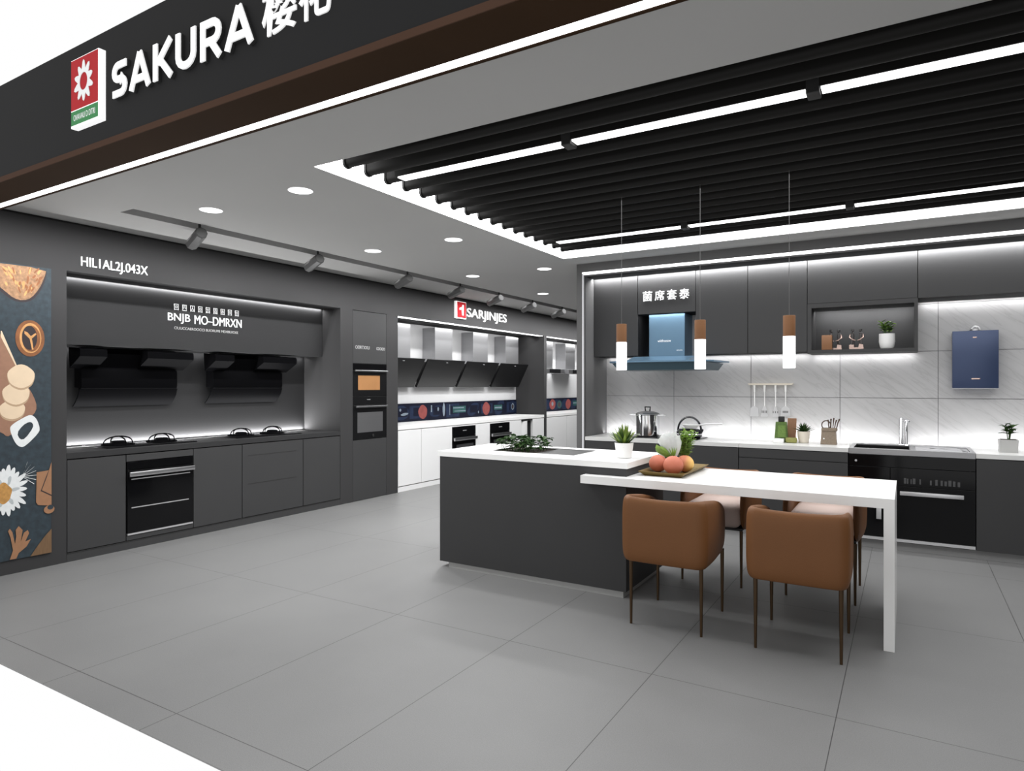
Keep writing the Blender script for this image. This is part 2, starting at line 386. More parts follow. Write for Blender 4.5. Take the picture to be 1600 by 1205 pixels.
wl = MB()
wl.box(-6.1, XW, 1.5, 13.3, 2.195, 2.552)                     # header
wl.box(-6.1, XW, 1.5, 2.494, 0, 2.195)                        # pillar with the poster
wl.box(-6.1, XW, 5.274, 5.463, 0, 2.195); wl.box(-6.1, XW, 6.032, 6.237, 0, 2.195)
wl.box(-6.1, XW, 10.063, 10.157, 0, 2.195); wl.box(-6.1, XW, 12.9, 13.3, 0, 2.195)
wl.box(-6.1, XW-0.02, 5.463, 6.032, 2.193, 2.195)
wl.mi = 1; wl.box(-6.1, XB, 2.494, 5.274, 0, 2.195)
wl.mi = 2; wl.box(-6.1, XB+0.01, 6.237, 10.063, 0, 2.195); wl.box(-6.1, XB+0.01, 10.157, 12.9, 0, 2.195)
wl.mi = 3; wl.box(-6.1, XW-0.02, 1.5, 13.3, 2.552, 2.57)  # dark strip stands for the shadow in the gap under the ceiling
wl.box(-5.44, XW+0.0015, 2.497, 5.272, 0.060, 0.066)
struct('wall_left', wl, ['wall_paint', 'alcove_paint', 'white_wall', 'gap_shade'], 'dark grey left wall with long recessed display alcoves', 'wall', False)
wr = MB(); wr.box(-6.1, -2.9, 13.3, 13.4, 0, 2.57); wr.box(-3.0, -2.9, 6.75, 13.3, 0, 2.57)
struct('wall_rear', wr, 'wall_paint', 'dark grey wall closing the far end of the aisle', 'wall', False)
struct('wall_right', MB().box(1.9, 2.05, 1.44, 6.0, 0, 2.57), 'wall_paint', 'dark grey side wall closing the right of the shop', 'wall', False)
# kitchen frame and back wall
YF, YU, YB = 6.10, 6.32, 6.67
wk = MB()
wk.box(-2.9, -2.843, YF, 6.95, 0, 2.57); wk.box(-2.843, 2.3, YF, 6.95, 2.483, 2.57)
wk.box(-2.843, -2.81, YF+0.012, 6.95, 0, 2.483)
wk.mi = 3; wk.box(-2.82, 2.3, YF+0.012, YU+0.02, 2.44, 2.483); wk.mi = 0  # lintel underside: its shade is put into a darker colour
wk.box(-2.82, -2.81, YF, YF+0.02, 0, 2.455); wk.box(-2.82, 2.3, YF, YF+0.02, 2.44, 2.455)
wk.box(-2.81, 2.3, YB+0.012, 6.95, 0, 2.483)
wk.mi = 1; wk.box(-2.81, 2.3, YB+0.006, YB+0.012, 0.8, 2.44)
wk.mi = 2
tx = [-2.812, -2.063, -1.300, -0.523, 0.229, 0.981, 1.733, 2.3]; tz = [0.80, 1.219, 1.625, 2.03, 2.44]
for a, b in zip(tx, tx[1:]):
    for c, d in zip(tz, tz[1:]): wk.box(a+0.0022, b-0.0022, YB, YB+0.008, c+0.0022, d-0.0022)
struct('wall_back', wk, ['frame_paint', 'grout', 'splash_marble', 'laminate_dark'], 'back wall with dark portal frame and grey veined splash tiles', 'wall', False)
tb = MB(); tb.mi = 1; tb.box(-2.840, -2.823, YF+0.002, YF+0.012, 0.0, 2.470); tb.mi = 0; tb.box(-2.840, -2.821, YF+0.002, YF+0.012, 2.470, 2.483); tb.box(-2.821, 2.3, YF+0.002, YF+0.012, 2.456, 2.483)
tag(obj('led_strip', tb, ['light', 'light_low'], None, False), 'long white light line framing the kitchen wall opening', 'light strip')

# ------------------------------------------------------------------ fascia and sign
fa = thing('shop_fascia', 'dark sign fascia with brown underside across the shop front', 'fascia', (-1.5, 1.54, 2.304))
obj('front_panel', MB().box(-5.6, 2.3, 1.426, 1.46, 2.328, 2.766), 'fascia_dark', fa, False)
obj('lower_lip', MB().box(-5.6, 2.3, 1.424, 1.428, 2.304, 2.328), 'fascia_brown', fa, False)
obj('soffit', MB().box(-5.6, 2.3, 1.428, 1.592, 2.304, 2.326).box(-5.6, 2.3, 1.636, 1.65, 2.304, 2.33).box(-5.6, 2.3, 1.592, 1.636, 2.316, 2.33), 'soffit_brown', fa, False)
obj('light_strip', MB().box(-5.6, 2.3, 1.593, 1.635, 2.306, 2.314), 'light', fa, False)
obj('rear_panel', MB().box(-5.6, 2.3, 1.63, 1.65, 2.33, 2.766).box(-5.6, 2.3, 1.46, 1.63, 2.745, 2.766), 'fascia_dark', fa, False)

lg = thing('logo_box', 'white light box with red panel and white flower on the fascia', 'sign', (-2.885, 1.41, 2.402))
obj('case', MB().box(-2.993, -2.776, 1.397, 1.425, 2.402, 2.685, 0.001), 'lightbox_white', lg, False)
obj('red_panel', MB().box(-2.989, -2.781, 1.3955, 1.397, 2.474, 2.681), 'red_sign', lg, False)
obj('green_panel', MB().box(-2.989, -2.781, 1.3955, 1.397, 2.412, 2.469), 'green_sign', lg, False)
fl = MB(); cx, cz = -2.886, 2.577
prof = []
for k in range(60):
    a = 2*PI*k/60+0.2; t = 0.5+0.5*math.cos(a*10)
    r = 0.046+0.030*t**0.8*(1+0.12*math.sin(3*a+1))
    prof.append((cx+r*math.sin(a)*0.98, cz+r*math.cos(a)*1.12))
inner = [(cx+0.030*math.sin(2*PI*k/60+0.2), cz+0.036*math.cos(2*PI*k/60+0.2)) for k in range(60)]
vs_, fs_ = [], []
for y in (1.3950, 1.3930):
    vs_ += [(p[0], y, p[1]) for p in prof]+[(p[0], y, p[1]) for p in inner]
for k in range(60):
    j = (k+1) % 60
    fs_ += [(120+k, 120+j, 180+j, 180+k), (k, 60+k, 60+j, j), (k, j, 120+j, 120+k), (60+k, 180+k, 180+j, 60+j)]
fl.poly(vs_, fs_)
obj('flower_emblem', fl, 'sign_white', lg, False)
obj('small_lettering', lettering(MB(), 'OVAVAU D DTRI', '-Y', 1.3955, -2.968, -2.80, 2.428, 2.452, 0.0012), 'sign_white', lg, False)

def stroke_letter(mb, strokes, a0, z0, w, h, t, y0, y1, shear=0.0):
    for st in strokes:
        pts = [(a0+p[0]*w, z0+p[1]*h) for p in st]
        L_, R_ = [], []
        for i, p in enumerate(pts):
            d0 = Vector(pts[i])-Vector(pts[i-1]) if i else Vector(pts[1])-Vector(pts[0])
            d1 = Vector(pts[i+1])-Vector(pts[i]) if i < len(pts)-1 else d0
            n0 = Vector((-d0.y, d0.x)).normalized(); n1 = Vector((-d1.y, d1.x)).normalized()
            m = (n0+n1).normalized(); k = t/2/max(0.55, m.dot(n0))
            L_.append((p[0]+m.x*k, p[1]+m.y*k)); R_.append((p[0]-m.x*k, p[1]-m.y*k))
        for i in range(len(pts)-1):
            mb.prism([L_[i], L_[i+1], R_[i+1], R_[i]], 'y', y0, y1)
    return mb
def arc(cx, cy, rx, ry, a0, a1, n=8): return [(cx+rx*math.cos(math.radians(a0+(a1-a0)*i/n)), cy+ry*math.sin(math.radians(a0+(a1-a0)*i/n))) for i in range(n+1)]
S_ = [[(1.0, 0.90)]+[(0.55, 0.90)]+arc(0.40, 0.70, 0.30, 0.20, 90, 270)+[(0.60, 0.50)]+arc(0.60, 0.30, 0.30, 0.20, 90, -90)+[(0.0, 0.10)]]
A_ = [[(0.02, 0), (0.5, 1.0)], [(0.5, 1.0), (0.98, 0)], [(0.2, 0.28), (0.8, 0.28)]]
K_ = [[(0.1, 0), (0.1, 1)], [(0.98, 1.0), (0.22, 0.45)], [(0.35, 0.55), (1.0, 0.0)]]
U_ = [[(0.1, 1)]+[(0.1, 0.4)]+arc(0.5, 0.38, 0.4, 0.28, 180, 360)+[(0.9, 1)]]
R_l = [[(0.1, 0), (0.1, 1)], [(0.0, 0.90), (0.55, 0.90)]+arc(0.60, 0.67, 0.30, 0.23, 90, -90)+[(0.1, 0.44)], [(0.5, 0.44), (0.95, 0.0)]]
lx0, lz0, lz1 = -2.706, 2.466, 2.604
word = [('S', S_, 0.115, 'white raised letter S that starts the fascia word'), ('A', A_, 0.142, 'white raised letter A between S and K on fascia'),
        ('K', K_, 0.130, 'white raised letter K on the dark fascia'), ('U', U_, 0.135, 'white raised letter U on the dark fascia'),
        ('R', R_l, 0.130, 'white raised letter R on the dark fascia'), ('A', A_, 0.150, 'white raised letter A right after R on fascia')]
for ch, st, w_, lab in word:
    mbl = stroke_letter(MB(), st, lx0+0.010, lz0, w_-0.020, lz1-lz0, 0.025, 1.4135, 1.4255); mbl.mi = 1
    for f in mbl.bm.faces: f.material_index = 1  # letter sides blackened to stand for the shadow on them
    mbl.mi = 0
    tag(obj('sign_letter', stroke_letter(mbl, st, lx0+0.010, lz0+0.0, w_-0.020, lz1-lz0, 0.027, 1.408, 1.4135), ['letter_white', 'black_matte'], None, False), lab, 'sign letter', 'raised letters of the fascia sign')
    lx0 += w_+0.012
for ch, a0, a1, lab in (('樱', -1.815, -1.652, 'white raised character with many strokes after the last Latin letter'), ('花', -1.640, -1.500, 'white raised character at the right end of the sign')):
    tag(obj('sign_letter', lettering(MB(), ch, '-Y', 1.4255, a0, a1, 2.468, 2.640, 0.005, 0.012), 'letter_white', None, False), lab, 'sign letter', 'raised letters of the fascia sign')

# ------------------------------------------------------------------ slatted ceiling, light lines, downlights, track
gp = thing('cove_light', 'white glowing side panels lining the ceiling recess', 'cove light', (-0.4, 4.18, 2.575))
for nm, (a, b, c, d) in {'left_panel': (-2.885, -2.877, 2.606, 5.763), 'right_panel': (2.045, 2.053, 2.606, 5.763), 'rear_panel': (-2.877, 2.045, 5.755, 5.763)}.items():
    obj('glowing_panel', MB().box(a, b, c, d, 2.572, 2.752), 'cove_glow' if nm == 'left_panel' else 'light', gp, False)
ords = 'first second third fourth fifth sixth seventh eighth ninth tenth eleventh twelfth thirteenth fourteenth fifteenth sixteenth seventeenth'.split()
def make_slat():
    t = thing('ceiling_slat', '', 'ceiling slat', (0, 0, 0), 'black slats of the ceiling recess')
    prof = [(-0.03, 0.14), (-0.03, 0.028)]+[(-0.03*math.cos(PI*k/8), 0.028-0.028*math.sin(PI*k/8)) for k in range(1, 8)]+[(0.03, 0.028), (0.03, 0.14)]
    obj('bar', MB().prism(prof, 'x', -2.75, 2.02), 'slat_black', t)
    p2 = [(y*1.15, z if z > 0.1 else z-0.005) for y, z in prof]
    obj('end_cap', MB().prism(p2, 'x', -2.765, -2.75), 'black_matte', t, False)
    return t
s0 = make_slat()
for i in range(17):
    y = 2.745+0.1717*i
    lab = 'black rounded ceiling slat, %s of seventeen counted from the shop front' % ords[i]
    if i == 0: s0.location = (0, y, 2.582); s0['label'] = lab
    else: dup(s0, (0, y, 2.582), lab)
def make_tube():
    t = thing('linear_light', '', 'linear light', (0, 0, 0), 'light lines between the slats')
    obj('housing', MB().box(-0.57, 0.57, -0.04, 0.04, 0.004, 0.05), 'slat_black', t, False)
    obj('diffuser', MB().box(-0.55, 0.55, -0.034, 0.034, -0.004, 0.004), 'light', t, False)
    obj('connector', MB().box(0.552, 0.605, -0.042, 0.042, -0.020, 0.05, 0.004), 'black_matte', t, False)
    return t
l0 = make_tube(); first = True
for row, y in (('front', 3.066), ('rear', 5.15)):
    for k, x in enumerate((-2.08, -0.92, 0.24, 1.40)):
        lab = 'white linear light, %s from the left in the %s light line' % (ords[k], row)
        if first: l0.location = (x, y, 2.586); l0['label'] = lab; first = False
        else: dup(l0, (x, y, 2.586), lab)
def make_down():
    t = thing('downlight', '', 'downlight', (0, 0, 0), 'round downlights in the grey ceiling')
    obj('trim_ring', MB().lathe([(0.080, 0.0), (0.080, -0.003), (0.075, -0.003), (0.075, 0.0)], seg=32), 'white_paint', t)
    obj('lens', MB().lathe([(0, -0.0028), (0.0735, -0.0028), (0.0735, 0.0)], seg=32), 'light', t)
    return t
d0 = make_down(); first = True
dl = [(-3.30, 2.875, 'nearest of the aisle-side row'), (-3.30, 4.515, 'second in the row beside the recess'), (-3.30, 6.145, 'last visible in the row beside the recess'),
      (-4.21, 2.87, 'nearest of the row along the left wall'), (-4.21, 4.51, 'second of the row along the left wall'), (-4.21, 6.13, 'third of the row along the left wall'), (-4.21, 7.80, 'farthest of the row along the left wall')]
for x, y, w_ in dl:
    lab = 'round white ceiling downlight, '+w_
    if first: d0.location = (x, y, ZC); d0['label'] = lab; first = False
    else: dup(d0, (x, y, ZC), lab)
    sp = bpy.data.lights.new('downlight_beam', 'AREA'); sp.shape = 'DISK'; sp.size = 0.14; sp.energy = K_DOWN; sp.spread = math.radians(140)
    so = bpy.data.objects.new('downlight_beam', sp); C.objects.link(so); so.location = (x, y, ZC-0.012)
tag(obj('ceiling_track', MB().box(-4.755, -4.715, 2.62, 13.2, 2.645, 2.668), 'laminate_dark', None, False), 'dark spotlight track running inside the narrow ceiling slot', 'track')
def make_spot():
    t = thing('track_spotlight', '', 'spotlight', (0, 0, 0), 'spotlights along the ceiling track')
    obj('stem', MB().cyl((0, 0, 0.115), (0, 0, -0.01), 0.010, seg=10), 'black_matte', t)
    d = Vector((-0.25, 0.075, -0.055)); a = Vector((0.045, -0.012, -0.012)); b = a+d
    obj('can', MB().tube([a, a+d*0.03, b-d*0.03, b], [0.040, 0.047, 0.047, 0.042], 8), 'spot_grey', t, angle=30)
    obj('lens', MB().cyl(b, b+d*0.01, 0.034, seg=8), 'black_gloss', t)
    return t
p0 = make_spot()
for i, y in enumerate((3.13, 4.33, 5.62, 6.62, 7.52, 8.45, 9.42)):
    lab = 'dark box spotlight on ceiling track, %s from the front' % ords[i]
    if i == 0: p0.location = (-4.735, y, 2.53); p0['label'] = lab
    else: dup(p0, (-4.735, y, 2.53), lab)

# ------------------------------------------------------------------ left wall: poster, header lettering
po = MB()
po.box(XW, XW+0.008, 1.62, 2.387, 0.10, 2.19)
PX = [XW+0.0083]
def pp(mi, poly, th=0.0004):
    po.mi = mi; po.prism(poly, 'x', PX[0]-0.00006, PX[0]+0.00003); PX[0] += 0.00004
def soft(p, n=2):
    for _ in range(n): p = [q for a, b in zip(p, p[1:]+p[:1]) for q in ((a[0]*0.75+b[0]*0.25, a[1]*0.75+b[1]*0.25), (a[0]*0.25+b[0]*0.75, a[1]*0.25+b[1]*0.75))]
    return p
def ell(y, z, a, b, n=28, rot=0, wob=0.0):
    return [(y+(a*math.cos(t)*math.cos(rot)-b*math.sin(t)*math.sin(rot))*(1+wob*math.sin(5*t)), z+(a*math.cos(t)*math.sin(rot)+b*math.sin(t)*math.cos(rot))*(1+wob*math.cos(4*t))) for t in [2*PI*k/n for k in range(n)]]
pp(7, soft([(1.93, 2.18), (2.36, 2.184), (2.352, 2.11), (2.32, 2.02), (2.268, 1.945), (2.207, 1.92), (2.14, 1.932), (2.09, 1.97), (2.0, 2.05)], 1))
pp(1, soft([(1.94, 2.18), (2.357, 2.184), (2.341, 2.114), (2.308, 2.03), (2.259, 1.96), (2.207, 1.935), (2.148, 1.947), (2.102, 1.987), (2.05, 2.03), (1.98, 2.08)], 1))
rnd = random.Random(3)
for k in range(46):
    y = rnd.uniform(2.09, 2.32); z = rnd.uniform(1.97+abs(y-2.2)*0.75, 2.165); pp(6 if k % 2 else 5, ell(y, z, rnd.uniform(0.004, 0.008), rnd.uniform(0.012, 0.028), 9, -(y-2.2)*6+rnd.uniform(-0.3, 0.3)))
pp(2, soft([(1.80, 1.60), (1.92, 1.78), (2.05, 1.74), (2.11, 1.575), (2.164, 1.468), (2.227, 1.341), (2.275, 1.249), (2.295, 1.174), (2.275, 1.119), (2.187, 1.045), (2.141, 0.989), (2.11, 0.969), (2.08, 1.002), (1.98, 1.05), (1.84, 1.2)], 1))
pp(3, [(2.072, 1.71), (2.078, 1.71), (2.17, 1.468), (2.164, 1.462), (2.072, 1.67)])
pp(5, ell(2.251, 1.669, 0.092, 0.131)); pp(6, ell(2.253, 1.671, 0.068, 0.108)); pp(5, ell(2.258, 1.667, 0.058, 0.094)); pp(7, ell(2.247, 1.673, 0.048, 0.087))
pp(6, [(2.215, 1.72), (2.235, 1.71), (2.255, 1.685), (2.285, 1.71), (2.29, 1.70), (2.262, 1.668), (2.272, 1.59), (2.262, 1.588), (2.248, 1.665), (2.215, 1.70)])
for (y, z, a, b) in ((2.141, 1.161, 0.078, 0.067), (2.164, 1.273, 0.083, 0.077), (2.195, 1.396, 0.084, 0.082)):
    pp(4, ell(y, z-0.014, a, b, wob=0.03)); pp(3, ell(y, z, a, b, wob=0.03))
pp(8, soft([(2.125, 1.017), (2.133, 1.053), (2.227, 1.112), (2.259, 1.12), (2.291, 1.091), (2.312, 1.025), (2.308, 0.988), (2.219, 0.893), (2.187, 0.891), (2.156, 0.925)]))
pp(0, soft([(2.168, 0.992), (2.203, 1.045), (2.243, 1.07), (2.267, 1.06), (2.271, 1.027), (2.219, 0.948), (2.187, 0.945)], 1))
for k in range(22):
    a = 2*PI*k/22; pp(8, ell(2.102+0.075*math.cos(a), 0.593+0.105*math.sin(a), 0.055+0.012*(k % 3), 0.017, 12, math.atan2(0.105*math.sin(a), 0.075*math.cos(a))))
pp(8, ell(2.102, 0.593, 0.085, 0.12))
for k in range(18):
    a = 2*PI*k/18+0.1; pp(8 if k % 3 else 12, ell(2.098+0.05*math.cos(a), 0.588+0.075*math.sin(a), 0.04, 0.013, 10, math.atan2(0.075*math.sin(a), 0.05*math.cos(a))))
pp(9, ell(2.087, 0.577, 0.05, 0.071, wob=0.08))
for k in range(7):
    a = -0.6+0.3*k; y0, z0 = 2.20, 0.68
    pp(8, [(y0, z0), (y0+0.09*math.cos(a), z0+0.11*math.sin(a)), (y0+0.09*math.cos(a)+0.002, z0+0.11*math.sin(a)+0.003), (y0, z0+0.003)])
pp(10, [(2.291, 0.701), (2.387, 0.709), (2.387, 0.445), (2.299, 0.463), (2.287, 0.484)])
pp(7, [(2.387, 0.755), (2.350, 0.66), (2.316, 0.562), (2.387, 0.515)]); pp(10, [(2.387, 0.766), (2.357, 0.661), (2.324, 0.567), (2.387, 0.525)])
pp(10, ell(2.372, 0.42, 0.035, 0.03)); pp(0, ell(2.38, 0.435, 0.02, 0.018))
pp(10, [(2.125, 0.105), (2.144, 0.167), (2.129, 0.26), (2.114, 0.308), (2.125, 0.324), (2.141, 0.294), (2.156, 0.21), (2.164, 0.262), (2.16, 0.308), (2.179, 0.332), (2.203, 0.3), (2.195, 0.247), (2.191, 0.22), (2.211, 0.28), (2.235, 0.294), (2.243, 0.27), (2.219, 0.215), (2.255, 0.226), (2.227, 0.177), (2.179, 0.141), (2.164, 0.105)])
pp(11, [(2.251, 0.101), (2.299, 0.171), (2.349, 0.235), (2.387, 0.275), (2.387, 0.101)])
tag(obj('poster', po, ['print_slate', 'print_brown', 'print_board', 'print_cream', 'print_cream_edge', 'print_copper', 'print_gold', 'print_dark', 'print_white', 'print_yellow', 'print_wood', 'print_wood_dark', 'print_grey'], None, False),
    'tall baking poster with bread and wooden spoons on dark slate', 'poster')
tag(obj('wall_lettering', lettering(MB(), 'HIL1AL2J.043X', '+X', XW+0.0005, 2.592, 3.105, 2.222, 2.318, 0.010), 'letter_white', None, False), 'white raised lettering on the wall header above the black hoods', 'lettering')

# ------------------------------------------------------------------ left alcove
XC = XW-0.012     # cabinet carcass plane; doors are flush with the wall at XW
def base_unit(y0, y1, label, drawers=None, zt=0.770, front='laminate', name='base_cabinet', xb=-5.95, zb=0.07, grp=None):
    c = thing(name, label, 'cabinet', ((XC+xb)/2, (y0+y1)/2, zb), grp)
    obj('carcass', MB().box(xb, XW-0.022, y0+0.001, y1-0.001, zb, zt-0.002), front, c, False)
    if drawers:
        zs = drawers
        for a, b in zip(zs, zs[1:]): obj('drawer_front', MB().box(XW-0.020, XW, y0+0.0025, y1-0.0025, a+0.003, b-0.003, 0.001), front, c, False)
    else: obj('door', MB().box(XW-0.020, XW, y0+0.0025, y1-0.0025, zb+0.002, zt-0.004, 0.001), front, c, False)
    return c
obj_p = tag(obj('toe_kick', MB().box(-5.95, XW, 2.496, 5.272, 0.0, 0.058), 'laminate', None, False), 'long dark toe board under the left wall cabinets', 'toe board')
base_unit(2.497, 2.932, 'dark base cabinet left of the left wall oven')
oc = thing('oven_cabinet', 'dark base cabinet that houses the steel handled oven', 'cabinet', (-5.68, 3.225, 0.07))
obj('carcass', MB().box(-5.95, XW-0.02, 2.934, 2.938, 0.07, 0.768).box(-5.95, XW-0.02, 3.512, 3.516, 0.07, 0.768).box(-5.95, XW-0.02, 2.938, 3.512, 0.07, 0.10), 'laminate', oc, False)
obj('top_rail', MB().box(XW-0.02, XW, 2.936, 3.514, 0.712, 0.766, 0.001), 'laminate', oc, False)
obj('bottom_rail', MB().box(XW-0.02, XW, 2.936, 3.514, 0.072, 0.108, 0.001), 'laminate', oc, False)
base_unit(3.517, 4.012, 'dark base cabinet between the wall oven and the drawers')
dr = base_unit(4.015, 4.748, 'dark base cabinet front with two long finger grooves')
for z in (0.385, 0.657): obj('finger_groove', MB().box(XW-0.004, XW+0.0012, 4.075, 4.66, z-0.004, z+0.004), 'gap_shade', dr, False)
base_unit(4.751, 5.271, 'dark base cabinet at the right end of the black hood alcove')
ov = thing('built_in_oven', 'black glass oven with wide steel handle under the left hob', 'oven', (-5.6, 3.225, 0.112))
obj('body', MB().box(-5.90, XW-0.012, 2.942, 3.508, 0.112, 0.706), 'black_matte', ov, False)
obj('glass_door', MB().box(XW-0.012, XW+0.004, 2.942, 3.508, 0.128, 0.640, 0.001), 'black_glass', ov, False)
obj('control_panel', MB().box(XW-0.012, XW+0.004, 2.942, 3.508, 0.645, 0.706, 0.001), 'black_glass', ov, False)
obj('handle', MB().box(XW+0.028, XW+0.042, 2.942, 3.508, 0.590, 0.628, 0.004).box(XW+0.003, XW+0.03, 2.96, 2.98, 0.60, 0.62).box(XW+0.003, XW+0.03, 3.47, 3.49, 0.60, 0.62), 'steel', ov)
obj('trim_bar', MB().box(XW+0.003, XW+0.010, 2.972, 3.48, 0.562, 0.570), 'silver', ov, False)
obj('trim_bar', MB().box(XW+0.003, XW+0.008, 2.972, 3.468, 0.330, 0.338), 'silver', ov, False)
obj('bottom_trim', MB().box(XW-0.012, XW+0.006, 2.942, 3.508, 0.113, 0.127), 'silver', ov, False)
tag(obj('worktop', MB().box(-5.99, XW, 2.496, 5.273, 0.775, 0.820, 0.001), 'worktop_dark', None, False), 'long dark worktop under the two black hoods', 'worktop')
hb = thing('display_box', 'dark box panel over the two hoods carrying white lettering', 'wall cabinet', (-5.84, 3.88, 1.655))
obj('box', MB().box(-5.985, -5.692, 2.496, 5.27, 1.657, 2.1945, 0.001), 'box_laminate', hb, False)
mbt = MB()
for k, ch in enumerate('\u56de\u56db\u56da\u56de\u56e0\u56fa\u56f0\u56de\u56de'): lettering(mbt, ch, '+X', -5.692, 3.512+0.0785*k, 3.553+0.0785*k, 2.016, 2.072, 0.004, 0.006)
obj('small_characters', mbt, 'letter_white', hb, False)
obj('title_lettering', lettering(MB(), 'BNJB', '+X', -5.692, 3.452, 3.665, 1.896, 1.986, 0.006, 0.0), 'letter_white', hb, False)
obj('title_lettering', lettering(MB(), 'MO\u2013DMRXN', '+X', -5.692, 3.710, 4.213, 1.904, 1.986, 0.006, 0.0), 'letter_white', hb, False)
obj('subtitle_lettering', lettering(MB(), 'CIUUCCAEROOCCI BUORUMI MEXIBUIOEE', '+X', -5.692, 3.512, 4.175, 1.842, 1.866, 0.003), 'letter_dim', hb, False)

def make_hob_left():
    t = thing('gas_hob', '', 'hob', (0, 0, 0), 'black gas hobs on the dark worktop')
    obj('glass_plate', MB().box(-0.19, 0.20, -0.39, 0.39, 0.0, 0.009, 0.003), 'hob_glass', t)
    for sy in (-0.19, 0.19):
        c = Vector((-0.02, sy, 0.009))
        obj('burner', MB().lathe([(0, 0.034), (0.045, 0.034), (0.055, 0.028), (0.058, 0.012), (0.085, 0.008), (0.09, 0.0)], c), 'hood_black', t)
        g = MB(); n = 24
        g.tube([c+Vector((0.12*math.cos(2*PI*k/n), 0.12*math.sin(2*PI*k/n), 0.003)) for k in range(n)], 0.006, 6, closed=True)
        for a in (0, PI/2):
            dv = Vector((math.cos(a), math.sin(a), 0))
            g.tube([c+dv*0.12*math.cos(PI*k/14)+Vector((0, 0, 0.068*math.sin(PI*k/14)**0.7+0.003)) for k in range(15)], 0.0055, 6)
        obj('pan_support', g, 'hood_black', t)
    return t
h0 = make_hob_left(); h0.location = (-5.70, 3.225, 0.8203); h0['label'] = 'black gas hob above the steel handled oven'
dup(h0, (-5.70, 4.42, 0.8203), 'black gas hob above the cabinet with finger grooves')
def make_hood_left():
    t = thing('range_hood', '', 'range hood', (0, 0, 0), 'black range hoods in the dark alcove')
    obj('body', MB().box(-5.985, -5.86, -0.41, 0.41, 1.31, 1.65, 0.012, 3), 'hood_black', t)
    obj('front_roll', MB().prism([(-5.90, 1.47), (-5.858, 1.468), (-5.852, 1.45), (-5.850, 1.33), (-5.858, 1.305), (-5.875, 1.293), (-5.90, 1.293)], 'y', -0.415, 0.415), 'hood_black', t)
    for a, b in ((-0.50, -0.29), (0.05, 0.48)):
        obj('canopy_wing', MB().prism([(-5.88, 1.645), (-5.71, 1.632), (-5.695, 1.62), (-5.695, 1.568), (-5.715, 1.556), (-5.865, 1.472)], 'y', a, b), 'hood_black', t)
    obj('filter_panel', MB().prism([(-5.88, 1.63), (-5.80, 1.60), (-5.862, 1.478)], 'y', -0.29, 0.05), 'hood_black', t)
    fp = [(-5.862, 1.30), (-5.885, 1.24), (-5.925, 1.19), (-5.97, 1.15), (-5.978, 1.153), (-5.934, 1.196), (-5.895, 1.245), (-5.872, 1.30)]
    obj('lower_flap', MB().prism(fp, 'y', -0.425, 0.425), 'hood_black', t)
    return t
q0 = make_hood_left(); q0.location = (0, 3.225, 0); q0['label'] = 'black slanted range hood over the oven, left of two'
dup(q0, (0, 4.43, 0), 'black slanted range hood over the grooved cabinet, right of two')

# ------------------------------------------------------------------ tall oven cabinet
tc = thing('tall_cabinet', 'tall dark cabinet that holds two stacked ovens', 'cabinet', (-5.7, 5.7475, 0.0))
obj('carcass', MB().box(-6.0, XW-0.022, 5.466, 6.029, 0.0, 0.70).box(-6.0, XW-0.022, 5.466, 6.029, 1.588, 2.19), 'laminate', tc, False)
obj('lower_door', MB().box(XW-0.02, XW, 5.467, 6.028, 0.004, 0.702, 0.001), 'laminate', tc, False)
obj('upper_door', MB().box(XW-0.02, XW, 5.467, 6.028, 1.586, 2.19, 0.001), 'laminate', tc, False)
obj('side_panel', MB().box(-6.0, XW-0.001, 5.4645, 5.467, 0.704, 1.584).box(-6.0, XW-0.001, 6.028, 6.0305, 0.704, 1.584), 'laminate', tc, False)
lt = MB(); lettering(lt, 'OEIRTXXU', '+X', XW, 5.504, 5.735, 1.752, 1.79, 0.003); lettering(lt, 'COOOO', '+X', XW, 5.853, 5.998, 1.752, 1.785, 0.003)
obj('door_lettering', lt, 'letter_dim', tc, False)
o1 = thing('compact_oven', 'black compact oven with warm bronze window, upper of the stack', 'oven', (-5.6, 5.7475, 1.21))
obj('body', MB().box(-5.95, XW-0.012, 5.469, 6.026, 1.206, 1.582), 'black_matte', o1, False)
obj('door', MB().box(XW-0.012, XW+0.004, 5.469, 6.026, 1.206, 1.498, 0.001), 'black_gloss', o1, False)
obj('control_panel', MB().box(XW-0.012, XW+0.004, 5.469, 6.026, 1.512, 1.582, 0.001), 'black_glass', o1, False)
obj('window', MB().box(XW+0.003, XW+0.0055, 5.545, 5.908, 1.278, 1.446), 'bronze_glass', o1, False)
obj('handle', MB().box(XW+0.02, XW+0.034, 5.475, 6.022, 1.489, 1.508, 0.003).box(XW+0.003, XW+0.022, 5.50, 5.51, 1.494, 1.504).box(XW+0.003, XW+0.022, 5.98, 5.99, 1.494, 1.504), 'steel', o1)
o2 = thing('steam_oven', 'black oven with grey window, lower of the stack', 'oven', (-5.6, 5.7475, 0.706))
obj('body', MB().box(-5.95, XW-0.012, 5.469, 6.026, 0.706, 1.202), 'black_matte', o2, False)
obj('door', MB().box(XW-0.012, XW+0.004, 5.469, 6.026, 0.706, 1.105, 0.001), 'black_gloss', o2, False)
obj('control_panel', MB().box(XW-0.012, XW+0.004, 5.469, 6.026, 1.109, 1.202, 0.001), 'black_gloss', o2, False)
obj('window', MB().box(XW+0.003, XW+0.0055, 5.534, 5.958, 0.785, 1.018), 'brushed_steel', o2, False)
obj('handle', MB().box(XW+0.02, XW+0.034, 5.49, 6.02, 1.074, 1.094, 0.003).box(XW+0.003, XW+0.022, 5.51, 5.52, 1.08, 1.09).box(XW+0.003, XW+0.022, 5.98, 5.99, 1.08, 1.09), 'steel', o2)
obj('badge', MB().box(XW+0.003, XW+0.0055, 5.69, 5.745, 1.162, 1.17), 'silver', o2, False)
